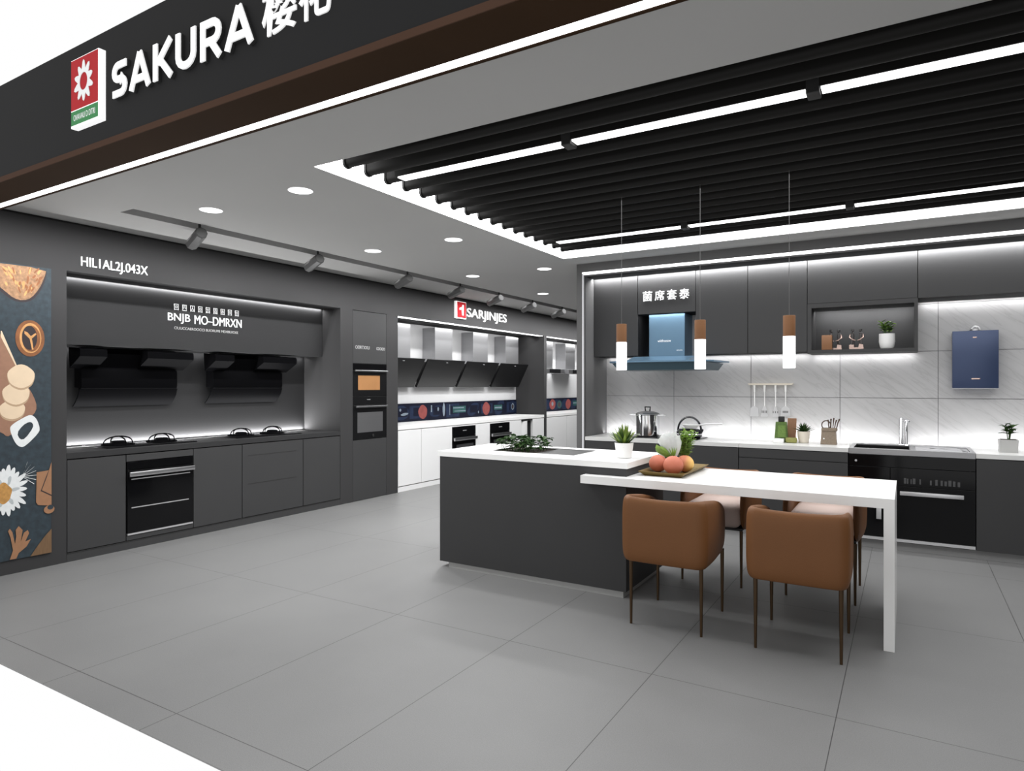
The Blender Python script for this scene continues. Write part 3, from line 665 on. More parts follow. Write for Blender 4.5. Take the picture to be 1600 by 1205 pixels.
obj('knob', MB().cyl((XW+0.003, 5.79, 0.742), (XW+0.012, 5.79, 0.742), 0.016), 'black_matte', o2)

# ------------------------------------------------------------------ white alcoves
WG = 'white base cabinets in the lit alcove'
tag(obj('toe_kick', MB().box(-5.95, XW-0.006, 6.24, 10.06, 0.0, 0.062), 'white_cabinet', None, False), 'white toe board under the lit alcove cabinets', 'toe board')
base_unit(6.24, 6.697, 'white base cabinet beside the dark oven column', front='white_cabinet')
base_unit(6.70, 7.372, 'white base cabinet left of the first white alcove oven', front='white_cabinet')
base_unit(7.951, 8.336, 'narrow white base cabinet between the two white alcove ovens', front='white_cabinet')
base_unit(8.912, 9.28, 'white base cabinet right of the second white alcove oven', front='white_cabinet')
base_unit(9.66, 10.06, 'white base cabinet at the far end of the lit alcove', front='white_cabinet')
def white_oven(y0, y1, lab, labc):
    c = thing('oven_cabinet', labc, 'cabinet', (-5.68, (y0+y1)/2, 0.07))
    obj('carcass', MB().box(-5.95, XW-0.02, y0-0.004, y0, 0.07, 0.768).box(-5.95, XW-0.02, y1, y1+0.004, 0.07, 0.768), 'white_cabinet', c, False)
    obj('top_rail', MB().box(XW-0.02, XW, y0-0.004, y1+0.004, 0.752, 0.767), 'white_cabinet', c, False)
    obj('lower_door', MB().box(XW-0.02, XW, y0-0.004, y1+0.004, 0.072, 0.30), 'white_cabinet', c, False)
    o = thing('built_in_oven', lab, 'oven', (-5.6, (y0+y1)/2, 0.305))
    obj('body', MB().box(-5.9, XW-0.012, y0+0.003, y1-0.003, 0.305, 0.748), 'black_matte', o, False)
    obj('control_panel', MB().box(XW-0.012, XW+0.004, y0+0.003, y1-0.003, 0.622, 0.748), 'black_glass', o, False)
    obj('door', MB().box(XW-0.012, XW+0.004, y0+0.003, y1-0.003, 0.305, 0.616), 'black_glass', o, False)
    obj('window', MB().box(XW+0.003, XW+0.0055, y0+0.09, y1-0.06, 0.36, 0.50), 'window_glass', o, False)
    obj('handle', MB().box(XW+0.02, XW+0.045, y0+0.003, y1-0.003, 0.555, 0.597, 0.004).box(XW+0.003, XW+0.03, y0+0.03, y0+0.05, 0.565, 0.585).box(XW+0.003, XW+0.03, y1-0.05, y1-0.03, 0.565, 0.585), 'steel', o)
    obj('display', MB().box(XW+0.003, XW+0.0055, (y0+y1)/2-0.04, (y0+y1)/2+0.05, 0.685, 0.695), 'silver', o, False)
white_oven(7.38, 7.945, 'black oven with steel handle in white units, nearer of two', 'white cabinet around the nearer white alcove oven')
white_oven(8.345, 8.905, 'black oven with steel handle in white units, farther of two', 'white cabinet around the farther white alcove oven')
ap = thing('slim_appliance', 'slim white rounded appliance with dark edge at the white units', 'appliance', (-5.65, 9.47, 0.0))
obj('body', MB().box(-5.94, XW-0.03, 9.30, 9.64, 0.065, 0.765), 'laminate_dark', ap, False)
obj('door', MB().prism([(XW-0.03, 9.30)]+[(XW-0.03+0.05*math.sin(PI*k/10), 9.30+0.22*k/10) for k in range(1, 10)]+[(XW-0.03, 9.52)], 'z', 0.066, 0.74), 'white_cabinet', ap)
obj('top_edge', MB().box(XW-0.03, XW+0.005, 9.30, 9.64, 0.742, 0.765), 'black_matte', ap, False)
tag(obj('worktop', MB().box(-5.98, XW+0.004, 6.238, 10.06, 0.775, 0.822, 0.001), 'white_stone', None, False), 'long white worktop in the lit alcove behind the island', 'worktop')
def print_panel(y0, y1, blobs, lab):
    m = MB(); m.box(-5.98, -5.968, y0, y1, 0.825, 1.078); x = [-5.9678]
    def pq(mi, poly): m.mi = mi; m.prism(poly, 'x', x[0]-0.00006, x[0]+0.00003); x[0] += 0.00004
    for mi, y, z, a, b, rot in blobs: pq(mi, ell(y, z, a, b, 20, rot, 0.04) if rot is not None else [(y-a, z-b), (y+a, z-b), (y+a, z+b), (y-a, z+b)])
    m2 = ['print_navy', 'print_red', 'print_teal', 'print_blue', 'print_silver', 'print_dark']
    return tag(obj('printed_backsplash', m, m2, None, False), lab, 'backsplash panel')
B1 = []
for k, y in enumerate((6.95, 7.3, 7.75, 8.15, 8.7, 9.1, 9.5, 9.9)):
    B1.append((3, y, 0.95, 0.17, 0.10-0.01*(k % 3), None if k % 2 else 0.1*k)); B1.append((0, y+0.02, 0.955, 0.11, 0.06, None))
B1 += [(1, 7.42, 0.95, 0.10, 0.10, 0.2), (1, 9.08, 0.95, 0.11, 0.105, 0.1), (2, 8.32, 0.96, 0.17, 0.05, None), (4, 8.30, 0.985, 0.14, 0.008, None), (4, 8.34, 0.935, 0.15, 0.006, None),
       (2, 9.45, 0.96, 0.13, 0.04, None), (4, 9.45, 0.955, 0.11, 0.012, None), (4, 7.92, 0.97, 0.03, 0.10, 0), (3, 9.93, 0.96, 0.10, 0.10, 0), (4, 9.93, 0.96, 0.05, 0.06, 0), (5, 9.93, 0.96, 0.035, 0.04, 0),
       (4, 7.02, 0.93, 0.08, 0.018, 0.1), (4, 6.93, 0.99, 0.02, 0.02, 0), (4, 7.62, 0.99, 0.012, 0.05, None), (4, 8.07, 0.96, 0.006, 0.08, None), (4, 7.78, 0.98, 0.02, 0.03, 0), (2, 6.75, 0.95, 0.1, 0.08, 0.3), (4, 8.85, 0.90, 0.015, 0.02, 0)]
print_panel(6.24, 10.06, B1, 'dark blue printed splash panel behind the long white worktop')
B2 = [(3, y, 0.95, 0.17, 0.10, 0.2) for y in (11.2, 11.6, 12.0, 12.4)]+[(1, 11.45, 0.96, 0.13, 0.10, 0.1), (2, 11.75, 0.95, 0.10, 0.08, 0), (5, 11.75, 0.95, 0.07, 0.05, 0), (1, 12.15, 0.95, 0.12, 0.10, 0.2), (2, 12.5, 0.96, 0.13, 0.05, None), (4, 12.5, 0.965, 0.11, 0.01, None), (4, 11.45, 0.97, 0.04, 0.04, 0)]
print_panel(10.16, 12.9, B2, 'dark blue printed splash panel in the far alcove')
def make_hood_white():
    t = thing('chimney_hood', '', 'range hood', (0, 0, 0), 'slanted black hoods with steel chimneys')
    obj('chimney', MB().box(-5.978, -5.752, -0.207, 0.207, 1.66, 2.155, 0.002), 'brushed_steel', t, False)
    obj('slanted_panel', MB().prism([(-5.892, 1.304), (-5.685, 1.694), (-5.70, 1.700), (-5.93, 1.318)], 'y', -0.446, 0.446), 'black_gloss', t, False)
    obj('body', MB().prism([(-5.978, 1.40), (-5.90, 1.37), (-5.74, 1.66), (-5.978, 1.66)], 'y', -0.40, 0.40), 'black_matte', t, False)
    obj('badge', MB().box(-5.696, -5.690, -0.02, 0.02, 1.655, 1.661), 'silver', t, False)
    return t
w0 = make_hood_white()
for k, (y, s_) in enumerate(((6.68, 'nearest and partly hidden'), (7.636, 'second from the near end'), (8.594, 'third from the near end'), (9.556, 'farthest of the four'))):
    lab = 'black slanted hood with steel chimney, '+s_
    if k == 0: w0.location = (0, y, 0); w0['label'] = lab
    else: dup(w0, (0, y, 0), lab)
def make_hood_t():
    t = thing('chimney_hood', '', 'range hood', (0, 0, 0), 'flat steel hoods in the far alcove')
    obj('chimney', MB().box(-5.978, -5.76, -0.21, 0.21, 1.64, 2.155, 0.002), 'brushed_steel', t, False)
    obj('flat_canopy', MB().box(-5.978, -5.60, -0.40, 0.40, 1.56, 1.64, 0.004), 'brushed_steel', t, False)
    obj('control_strip', MB().box(-5.60, -5.596, -0.22, 0.22, 1.565, 1.635), 'black_gloss', t, False)
    return t
v0 = make_hood_t(); v0.location = (0, 10.85, 0); v0['label'] = 'flat steel chimney hood in far alcove, left one'
dup(v0, (0, 11.82, 0), 'flat steel chimney hood in far alcove, right one')
tag(obj('toe_kick', MB().box(-5.95, XW-0.006, 10.16, 12.898, 0.0, 0.062), 'white_cabinet', None, False), 'white toe board in the far alcove', 'toe board')
for a, b, w_ in ((10.16, 10.95, 'first'), (10.953, 11.75, 'second'), (11.753, 12.89, 'third')):
    base_unit(a, b, 'white base cabinet in far alcove, %s from the pillar' % w_, front='white_cabinet')
tag(obj('worktop', MB().box(-5.98, XW+0.004, 10.16, 12.89, 0.775, 0.822, 0.001), 'white_stone', None, False), 'white worktop in the far alcove beside the kitchen frame', 'worktop')
l2 = thing('logo_box', 'small red and white logo sign above the lit alcove', 'sign', (XW, 7.54, 2.27))
obj('case', MB().box(XW, XW+0.030, 7.417, 7.667, 2.272, 2.512, 0.002), 'lightbox_white', l2, False)
obj('red_panel', MB().box(XW+0.030, XW+0.0315, 7.447, 7.660, 2.285, 2.504), 'red_sign', l2, False)
obj('emblem', MB().prism([(7.50, 2.42), (7.56, 2.44), (7.57, 2.47), (7.61, 2.47), (7.60, 2.32), (7.565, 2.32), (7.555, 2.40), (7.50, 2.39)], 'x', XW+0.0315, XW+0.033), 'sign_white', l2, False)
tag(obj('wall_lettering', lettering(MB(), 'SARJINJES', '+X', XW+0.0005, 7.72, 8.80, 2.278, 2.445, 0.012, 0.004), 'letter_white', None, False), 'white raised lettering right of the small red logo sign', 'lettering')
tag(obj('led_strip', MB().box(-5.50, -5.425, 6.26, 10.04, 2.186, 2.1945), 'light', None, False), 'white light band under the header of the long white alcove', 'light strip')
tag(obj('led_strip', MB().box(-5.50, -5.425, 10.18, 12.88, 2.186, 2.1945), 'light', None, False), 'white light band under the header of the far alcove', 'light strip')

# ------------------------------------------------------------------ kitchen wall: upper cabinets
def upper(x0, x1, z0, z1, lab, notch=None):
    c = thing('wall_cabinet', lab, 'cabinet', ((x0+x1)/2, (YU+YB)/2, z0))
    obj('carcass', MB().box(x0+0.001, x1-0.001, YU+0.02, YB-0.001, z0, z1), 'laminate_dark', c, False)  # darker than the door, so the underside shade is in the colour
    obj('door', MB().box(x0+0.0025, x1-0.0025, YU, YU+0.019, z0, z1-0.002, 0.001), 'laminate', c, False)
    return c
upper(-2.808, -2.326, 1.630, 2.438, 'dark wall cabinet left of the blue hood')
ct = upper(-2.326, -1.743, 2.045, 2.438, 'dark wall cabinet with white characters above the blue hood')
tm = MB()
for k, ch in enumerate('\u83cc\u5e2d\u5957\u6cf0'):
    a = -2.272+k*0.124; lettering(tm, ch, '-Y', YU, a, a+0.098, 2.172+k*0.0, 2.272, 0.008, 0.012)
obj('characters', tm, 'letter_white', ct, False)
upper(-1.743, -1.262, 1.630, 2.438, 'dark wall cabinet right of the blue hood')
upper(-1.262, -0.756, 1.630, 2.438, 'dark wall cabinet left of the open shelf box')
upper(-0.756, 0.076, 2.052, 2.438, 'dark wall cabinet above the open shelf box')
upper(0.076, 1.20, 2.047, 2.438, 'long dark wall cabinet above the navy water heater')
upper(1.20, 2.29, 2.047, 2.438, 'dark wall cabinet at the far right end')
sb = thing('open_shelf', 'dark open shelf box holding plant and figurines', 'shelf', (-0.34, 6.5, 1.612))
obj('frame', MB().box(-0.755, 0.078, YU, YB-0.002, 2.012, 2.050).box(-0.755, 0.078, YU, YB-0.002, 1.612, 1.642).box(-0.755, -0.722, YU, YB-0.002, 1.642, 2.012).box(0.052, 0.078, YU, YB-0.002, 1.642, 2.012), 'laminate', sb, False)
obj('back_board', MB().box(-0.722, 0.052, YB-0.014, YB-0.002, 1.642, 2.012), 'laminate', sb, False)

# blue hood
hd = thing('kitchen_hood', 'pale blue steel range hood with square chimney over the pot', 'range hood', (-2.03, 6.4, 1.478))
obj('chimney', MB().box(-2.235, -1.872, 6.40, YB-0.002, 1.62, 2.044, 0.002), 'blue_steel', hd, False)
obj('top_plate', MB().prism([(-2.44, 5.99), (-1.60, 5.99), (-1.51, 6.08), (-1.49, 6.60), (-2.55, 6.60), (-2.53, 6.08)], 'z', 1.552, 1.566), 'blue_steel', hd, False)
obj('collar', MB().prism([(6.05, 1.566), (6.62, 1.566), (6.62, 1.618), (6.30, 1.618)], 'x', -2.36, -1.74), 'blue_steel', hd, False)
def ring(w, d0, d1, z): return [(-2.02-w, d0, z), (-2.02+w, d0, z), (-2.02+w+0.02, d1, z), (-2.02-w-0.02, d1, z)]
bv = ring(0.455, 6.015, 6.60, 1.545)+ring(0.41, 6.06, 6.58, 1.478)
obj('canopy', MB().poly(bv, [(0, 1, 2, 3), (7, 6, 5, 4), (0, 4, 5, 1), (1, 5, 6, 2), (2, 6, 7, 3), (3, 7, 4, 0)]).box(-2.46, -1.58, 6.03, 6.59, 1.545, 1.552), 'blue_dark', hd, False)
obj('lettering', lettering(MB(), 'wildfreesow', '-Y', 6.40, -2.145, -2.01, 1.765, 1.79, 0.002), 'letter_white', hd, False)
obj('small_badge', lettering(MB(), 'aiooiu', '-Y', 6.40, -1.952, -1.895, 1.675, 1.686, 0.002), 'letter_white', hd, False)

# base cabinets
def kbase(x0, x1, lab, splits=None):
    c = thing('base_cabinet', lab, 'cabinet', ((x0+x1)/2, 6.38, 0.07))
    obj('carcass', MB().box(x0+0.001, x1-0.001, YF+0.022, YB-0.004, 0.07, 0.770), 'laminate', c, False)
    zs = splits or [0.07, 0.770]
    for a, b in zip(zs, zs[1:]):
        obj('drawer_front' if splits else 'door', MB().box(x0+0.0025, x1-0.0025, YF, YF+0.02, a+0.0025, b-0.0025, 0.001), 'laminate', c, False)
    return c
kbase(-2.806, -2.05, 'dark base cabinet under the cooking pot')
kbase(-2.05, -1.298, 'dark base cabinet under the black kettle')
kbase(-1.296, -0.418, 'dark base cabinet with drawers left of the sink', [0.07, 0.38, 0.687, 0.770])
kbase(0.452, 1.15, 'dark base cabinet right of the black oven')
kbase(1.15, 2.29, 'dark base cabinet at the right end of the kitchen row')
tag(obj('toe_kick', MB().box(-2.806, 2.29, 6.145, 6.17, 0.0, 0.068), 'plinth_grey', None, False), 'grey toe board along the kitchen base row', 'toe board')
tag(obj('worktop', MB().box(-2.806, -1.297, YF, YB-0.001, 0.774, 0.810, 0.001).box(-1.295, -0.416, YF, YB-0.001, 0.774, 0.810, 0.001), 'grey_stone', None, False), 'pale stone worktop left of the steel sink', 'worktop')
tag(obj('worktop', MB().box(0.451, 2.29, YF, YB-0.001, 0.774, 0.810, 0.001), 'grey_stone', None, False), 'pale stone worktop right of the steel sink', 'worktop')
# integrated oven
ko = thing('integrated_oven', 'wide glossy black oven unit under the sink', 'oven', (0.018, 6.38, 0.07))
obj('body', MB().box(-0.412, 0.448, YF+0.02, YB-0.004, 0.07, 0.60), 'black_matte', ko, False)
obj('upper_panel', MB().box(-0.412, 0.448, YF, YF+0.019, 0.672, 0.764, 0.001), 'black_glass', ko, False)
obj('left_door', MB().box(-0.412, -0.117, YF, YF+0.019, 0.104, 0.668, 0.001), 'black_glass', ko, False)
obj('window_panel', MB().box(-0.113, 0.448, YF, YF+0.019, 0.528, 0.668, 0.001), 'black_glass', ko, False)
obj('oven_door', MB().box(-0.113, 0.448, YF, YF+0.019, 0.104, 0.524, 0.001), 'black_glass', ko, False)
obj('handle', MB().box(-0.048, 0.374, YF-0.036, YF-0.022, 0.456, 0.488, 0.004).box(-0.03, -0.01, YF-0.03, YF+0.002, 0.465, 0.48).box(0.335, 0.355, YF-0.03, YF+0.002, 0.465, 0.48), 'silver', ko)
obj('side_handle', MB().box(-0.212, -0.176, YF-0.03, YF-0.018, 0.25, 0.36, 0.003).box(-0.20, -0.19, YF-0.02, YF+0.002, 0.29, 0.31), 'silver', ko)
obj('kick_trim', MB().box(-0.412, 0.448, YF-0.004, YF+0.019, 0.078, 0.101), 'silver', ko, False)
obj('knob', MB().lathe([(0, 0.012), (0.008, 0.010), (0.010, 0), (0, 0)]), 'silver', ko)
kn = [c for c in kids(ko) if c.name.startswith('knob')][0]
kn.data.transform(Matrix.Translation(ko.location)); kn.data.transform(Matrix.Rotation(PI/2, 4, 'X')); kn.location = Vector((-0.360, YF, 0.712))-ko.location
ds = MB()
for k, (x, w_) in enumerate(((-0.02, 0.016), (0.0, 0.010), (0.025, 0.008), (0.04, 0.018), (0.085, 0.010), (0.155, 0.012), (0.19, 0.016), (0.225, 0.014), (0.25, 0.016), (0.275, 0.02), (0.305, 0.016), (0.335, 0.016))):
    ds.box(x, x+w_, YF-0.0012, YF, 0.547, 0.592-0.004*(k % 3))
obj('window_bars', ds, 'window_glass', ko, False)  # flat grey bars stand for dishes behind the window
# sink and faucet
sk = thing('sink', 'steel sink with dark bowl and pressed drainer', 'sink', (0.017, 6.37, 0.77))
sm = MB()
sm.box(-0.413, 0.449, YF-0.004, YF+0.035, 0.768, 0.816, 0.002).box(-0.413, 0.449, 6.57, YB-0.014, 0.806, 0.816)
sm.box(-0.413, -0.380, YF+0.035, 6.57, 0.806, 0.816).box(0.42, 0.449, YF+0.035, 6.57, 0.806, 0.816).box(0.02, 0.42, YF+0.035, 6.57, 0.800, 0.808)
obj('rim', sm, 'brushed_steel', sk, False)
obj('bowl', MB().box(-0.38, 0.02, YF+0.035, 6.57, 0.62, 0.63).box(-0.384, -0.38, YF+0.035, 6.57, 0.62, 0.81).box(0.016, 0.02, YF+0.035, 6.57, 0.62, 0.81).box(-0.38, 0.02, YF+0.031, YF+0.035, 0.62, 0.81).box(-0.38, 0.02, 6.57, 6.574, 0.62, 0.81), 'black_gloss', sk, False)
dm = MB()
for k in range(4):
    y = 6.17+0.1*k; dm.tube([(0.06, y, 0.811), (0.37, y, 0.811)], 0.010, 8)
dm.tube([(0.21+0.05*math.cos(2*PI*k/20), 6.32+0.05*math.sin(2*PI*k/20), 0.813) for k in range(20)], 0.008, 8, closed=True)
dm.tube([(0.40, 6.17, 0.811), (0.35, 6.52, 0.811)], 0.008, 8)
obj('drainer_ribs', dm, 'brushed_steel', sk)
obj('drain_hole', MB().lathe([(0, 0.003), (0.035, 0.003), (0.035, 0)], (0.21, 6.32, 0.808)), 'black_matte', sk)
fc = thing('faucet', 'tall steel kitchen faucet behind the sink', 'faucet', (-0.03, 6.60, 0.816))
obj('column', MB().lathe([(0.022, 0), (0.022, 0.01), (0.017, 0.02), (0.017, 0.225), (0.012, 0.235), (0, 0.237)], (-0.042, 6.60, 0.816)), 'chrome', fc)
obj('spout', MB().tube([(-0.042, 6.60, 1.03), (-0.02, 6.575, 1.034), (0.005, 6.54, 1.028), (0.016, 6.53, 1.02)], [0.010, 0.009, 0.008, 0.008], 10), 'chrome', fc)
obj('side_post', MB().lathe([(0.016, 0), (0.014, 0.02), (0.012, 0.19), (0.007, 0.20), (0, 0.201)], (-0.003, 6.61, 0.816)), 'chrome', fc)

# hob, pot, kettle, pan
kh = thing('glass_hob', 'black glass hob in the pale kitchen worktop', 'hob', (-2.07, 6.40, 0.8103))
obj('glass_plate', MB().box(-2.46, -1.70, 6.22, 6.60, 0.8104, 0.818, 0.002), 'hob_glass', kh)
for x in (-2.25, -1.87):
    obj('burner_ring', MB().lathe([(0.085, 0.0), (0.085, 0.004), (0.075, 0.004), (0.075, 0.0)], (x, 6.40, 0.818)), 'black_matte', kh)
pt = thing('cooking_pot', 'polished steel pot with glass lid on the black hob', 'pot', (-2.25, 6.40, 0.8226))
obj('body', MB().lathe([(0, 0), (0.112, 0), (0.118, 0.006), (0.118, 0.205), (0.123, 0.209), (0.123, 0.213), (0.112, 0.213), (0.112, 0.02), (0, 0.02)], (-2.25, 6.40, 0.8226), 40), 'chrome', pt)
obj('lid', MB().lathe([(0.124, 0.213), (0.124, 0.219), (0.105, 0.233), (0.06, 0.246), (0, 0.250)], (-2.25, 6.40, 0.8226), 40), 'steel', pt)
obj('lid_knob', MB().tube([(-2.272, 6.40, 1.068), (-2.278, 6.40, 1.112), (-2.222, 6.40, 1.112), (-2.228, 6.40, 1.068)], 0.008, 8), 'kettle_black', pt)
for s_ in (-1, 1):
    obj('side_handle', MB().tube([(-2.25+s_*0.115, 6.37, 1.030), (-2.25+s_*0.175, 6.375, 1.034), (-2.25+s_*0.185, 6.40, 1.034), (-2.25+s_*0.175, 6.425, 1.034), (-2.25+s_*0.115, 6.43, 1.030)], 0.007, 8), 'steel', pt)
kt = thing('kettle', 'glossy black kettle with arched handle on the hob', 'kettle', (-1.83, 6.40, 0.8226))
obj('body', MB().lathe([(0, 0), (0.11, 0), (0.126, 0.012), (0.128, 0.04), (0.112, 0.068), (0.098, 0.08), (0.06, 0.088), (0, 0.09)], (-1.83, 6.40, 0.8226), 36), 'kettle_black', kt)
obj('handle', MB().tube([(-1.83-0.115*math.cos(PI*k/14), 6.42, 0.885+0.135*math.sin(PI*k/14)) for k in range(15)], 0.010, 8), 'kettle_black', kt)
obj('spout', MB().tube([(-1.74, 6.38, 0.86), (-1.70, 6.37, 0.885), (-1.685, 6.365, 0.905)], [0.018, 0.014, 0.010], 10), 'kettle_black', kt)
obj('base_ring', MB().lathe([(0.128, 0.030), (0.130, 0.034), (0.128, 0.038)], (-1.83, 6.40, 0.8226), 36), 'chrome', kt)
pn = thing('small_pan', 'small white pan with long thin handle resting on the kettle', 'pan', (-1.79, 6.33, 0.913))
obj('bowl', MB().lathe([(0, 0), (0.05, 0), (0.085, 0.036), (0.083, 0.038), (0.05, 0.006), (0, 0.006)], (-1.79, 6.33, 0.915), 30), 'ceramic_white', pn)
obj('handle', MB().tube([(-1.715, 6.34, 0.947), (-1.65, 6.345, 0.962), (-1.50, 6.36, 0.966)], [0.006, 0.008, 0.008], 8), 'steel', pn)

# utensil rail
ur = thing('utensil_rail', 'pale wall rail with four hanging kitchen tools', 'rail', (-1.12, 6.65, 1.333))
obj('rail', MB().prism([(-1.318, 1.345), (-1.305, 1.334), (-0.93, 1.334), (-0.915, 1.345), (-0.915, 1.350), (-1.318, 1.350)], 'y', 6.615, YB-0.0005), 'ceramic_cream', ur, False)
def utensil(x, w_top, w_bot, z_top, z_bot, name, lab, slots, sh=0.035):
    t = thing(name, lab, 'utensil', (x, 6.635, z_bot), 'kitchen tools on the wall rail')
    obj('grip', MB().prism([(x-0.009, 1.333), (x+0.009, 1.333), (x+0.007, 1.268), (x-0.005, 1.268)], 'y', 6.628, 6.642), 'ceramic_white', t, False)
    obj('shaft', MB().cyl((x+0.001, 6.635, 1.268), (x+0.001, 6.635, z_top+0.004), 0.005, seg=8), 'ceramic_white', t)
    m = MB(); m.prism([(x-w_top/2, z_top-sh), (x-0.006, z_top+0.008), (x+0.006, z_top+0.008), (x+w_top/2, z_top-sh), (x+w_bot/2, z_bot+0.01), (x+w_bot/2-0.008, z_bot), (x-w_bot/2+0.004, z_bot), (x-w_bot/2, z_bot+0.008)], 'y', 6.632, 6.638)
    obj('blade', m, 'silver', t, False)
    if slots:
        sl = MB()
        for k in range(slots): sl.box(x-0.020+0.04*k/max(1, slots-1)-0.003, x-0.020+0.04*k/max(1, slots-1)+0.003, 6.6312, 6.632, z_bot+0.035, z_top-0.04)
        obj('slots', sl, 'cable', t, False)
utensil(-1.262, 0.072, 0.082, 1.125, 1.031, 'turner', 'white solid turner, leftmost tool on the wall rail', 0, 0.014)
utensil(-1.170, 0.045, 0.066, 1.130, 1.031, 'slotted_turner', 'white slotted turner, second tool on the wall rail', 4)
utensil(-1.071, 0.038, 0.056, 1.125, 1.031, 'small_slotted_turner', 'narrow white slotted turner, third tool on the wall rail', 3)
utensil(-0.982, 0.074, 0.086, 1.130, 1.036, 'wide_slotted_turner', 'wide white slotted turner, rightmost tool on the wall rail', 5, 0.02)

# worktop items
cbk = thing('storage_box', 'green textured box with black top on the kitchen worktop', 'box', (-0.99, 6.46, 0.8103))
def frus(m, x0, x1, y0, y1, z0, z1, k):
    cx_, cy_ = (x0+x1)/2, (y0+y1)/2
    a = [(x0, y0, z0), (x1, y0, z0), (x1, y1, z0), (x0, y1, z0)]; b = [(cx_+(p[0]-cx_)*k, cy_+(p[1]-cy_)*k, z1) for p in a]
    return m.poly(a+b, [(3, 2, 1, 0), (4, 5, 6, 7), (0, 1, 5, 4), (1, 2, 6, 5), (2, 3, 7, 6), (3, 0, 4, 7)])
obj('body', frus(MB(), -1.048, -0.935, 6.42, 6.50, 0.8103, 0.995, 0.78), 'green_box', cbk, False)
obj('front_patch', MB().prism([(-1.018, 0.855), (-0.945, 0.855), (-0.950, 0.965), (-1.012, 0.965)], 'y', 6.413, 6.424), 'green_patch', cbk, False)
obj('lid', MB().box(-1.015, -0.965, 6.435, 6.485, 0.995, 1.045, 0.006), 'black_matte', cbk)
tag(obj('chopping_board', MB().poly([(-0.955, 6.520, 0.8103), (-0.880, 6.520, 0.8103), (-0.880, 6.585, 1.025), (-0.955, 6.585, 1.025), (-0.955, 6.545, 0.8103), (-0.880, 6.545, 0.8103), (-0.880, 6.605, 1.02), (-0.955, 6.605, 1.02)], [(0, 1, 2, 3), (7, 6, 5, 4), (0, 4, 5, 1), (1, 5, 6, 2), (2, 6, 7, 3), (3, 7, 4, 0)]), 'wood_brown', None, False), 'brown wooden board leaning behind the green box', 'board')
tag(obj('soap_block', MB().box(-1.045, -0.955, 6.335, 6.405, 0.8103, 0.848, 0.004), 'ceramic_white', None), 'low white block in front of the green box', 'block')
pk = MB().box(-0.945, -0.85, 6.37, 6.43, 0.8103, 0.858, 0.012, 3)
tag(obj('food_packet', pk, 'packet', None), 'small olive packet lying right of the white block', 'packet')

def potted(name, label, cat, loc, prof, potmat, soil_r, soil_z, seg=28):
    t = thing(name, label, cat, loc)
    obj('pot', MB().lathe(prof, loc, seg), potmat, t)
    obj('soil', MB().lathe([(0, soil_z), (soil_r, soil_z), (soil_r, soil_z-0.02)], loc, 20), 'soil', t)
    return t
def agave(t, base, n, L0, L1, w, mats, rmin=0.0, seed=1, droop=0.35, fan=58):
    rnd = random.Random(seed); m = MB()
    for i in range(n):
        f = i/(n-1); az = i*2.399+rnd.uniform(-0.2, 0.2); el = math.radians(82-fan*f+rnd.uniform(-5, 5)); ln = L0+(L1-L0)*f
        ln *= rnd.uniform(0.85, 1.08); m.mi = 1 if (len(mats) > 1 and rnd.random() < 0.6) else 0
        d = Vector((math.cos(az)*math.cos(el), math.sin(az)*math.cos(el), math.sin(el)))
        b = Vector(base)+Vector((math.cos(az), math.sin(az), 0))*rmin*f
        m.blade(b, d, ln, w, droop*f, n=5, tip=0.04, mid=0.3)
    obj('foliage', m, mats, t, False)
p_i = potted('potted_plant', 'spiky green plant in white pot on the island worktop', 'plant', (-1.615, 4.13, 0.8492),
             [(0, 0), (0.046, 0), (0.050, 0.004), (0.063, 0.100), (0.060, 0.100), (0.047, 0.010), (0, 0.010)], 'ceramic_white', 0.059, 0.092)
agave(p_i, (-1.615, 4.13, 0.938), 60, 0.135, 0.112, 0.021, ['leaf_green', 'leaf_lime'], 0.03, 3, 0.12, 42)
p_s = potted('potted_succulent', 'dark green succulent in cream pot between packet and sack', 'plant', (-0.803, 6.47, 0.8103),
             [(0, 0), (0.040, 0), (0.044, 0.004), (0.056, 0.104), (0.053, 0.104), (0.04, 0.01), (0, 0.01)], 'ceramic_cream', 0.052, 0.095)
agave(p_s, (-0.803, 6.47, 0.904), 44, 0.09, 0.09, 0.024, ['leaf_dark', 'leaf_green'], 0.02, 5, 0.2)
def leafy(t, base, stems, h, leaves, ll, lw, mats, spread=0.5, seed=2, lean=0.25):
    rnd = random.Random(seed); m = MB()
    for i in range(stems):
        az = i*2.4+rnd.uniform(-0.3, 0.3); hh = h*rnd.uniform(0.65, 1.0)
        p0_ = Vector(base)+Vector((math.cos(az), math.sin(az), 0))*spread*0.25*rnd.random(); top = p0_+Vector((math.cos(az)*lean*hh*rnd.uniform(0.3, 1), math.sin(az)*lean*hh*rnd.uniform(0.3, 1), hh))
        m.mi = 0; m.tube([p0_, (p0_+top)/2+Vector((0, 0, 0.01)), top], [0.003, 0.0025, 0.0015], 5)
        for k in range(leaves):
            f = 0.3+0.7*(k+1)/leaves; q = p0_.lerp(top, f); a = az+k*2.2+rnd.uniform(-0.5, 0.5); e = rnd.uniform(0.1, 0.9)
            m.mi = 1 if (len(mats) > 1 and rnd.random() < 0.45) else 0
            m.blade(q, (math.cos(a)*math.cos(e), math.sin(a)*math.cos(e), math.sin(e)), ll*rnd.uniform(0.7, 1.1), lw, 0.5, n=4, tip=0.05, mid=0.45)
    obj('foliage', m, mats, t, False)
p_h = potted('potted_plant', 'bushy bright plant in white rounded pot on open shelf', 'plant', (-0.145, 6.43, 1.6423),
             [(0, 0), (0.040, 0), (0.052, 0.012), (0.061, 0.06), (0.060, 0.128), (0.055, 0.128), (0.055, 0.06), (0.045, 0.02), (0, 0.02)], 'ceramic_white', 0.055, 0.12)
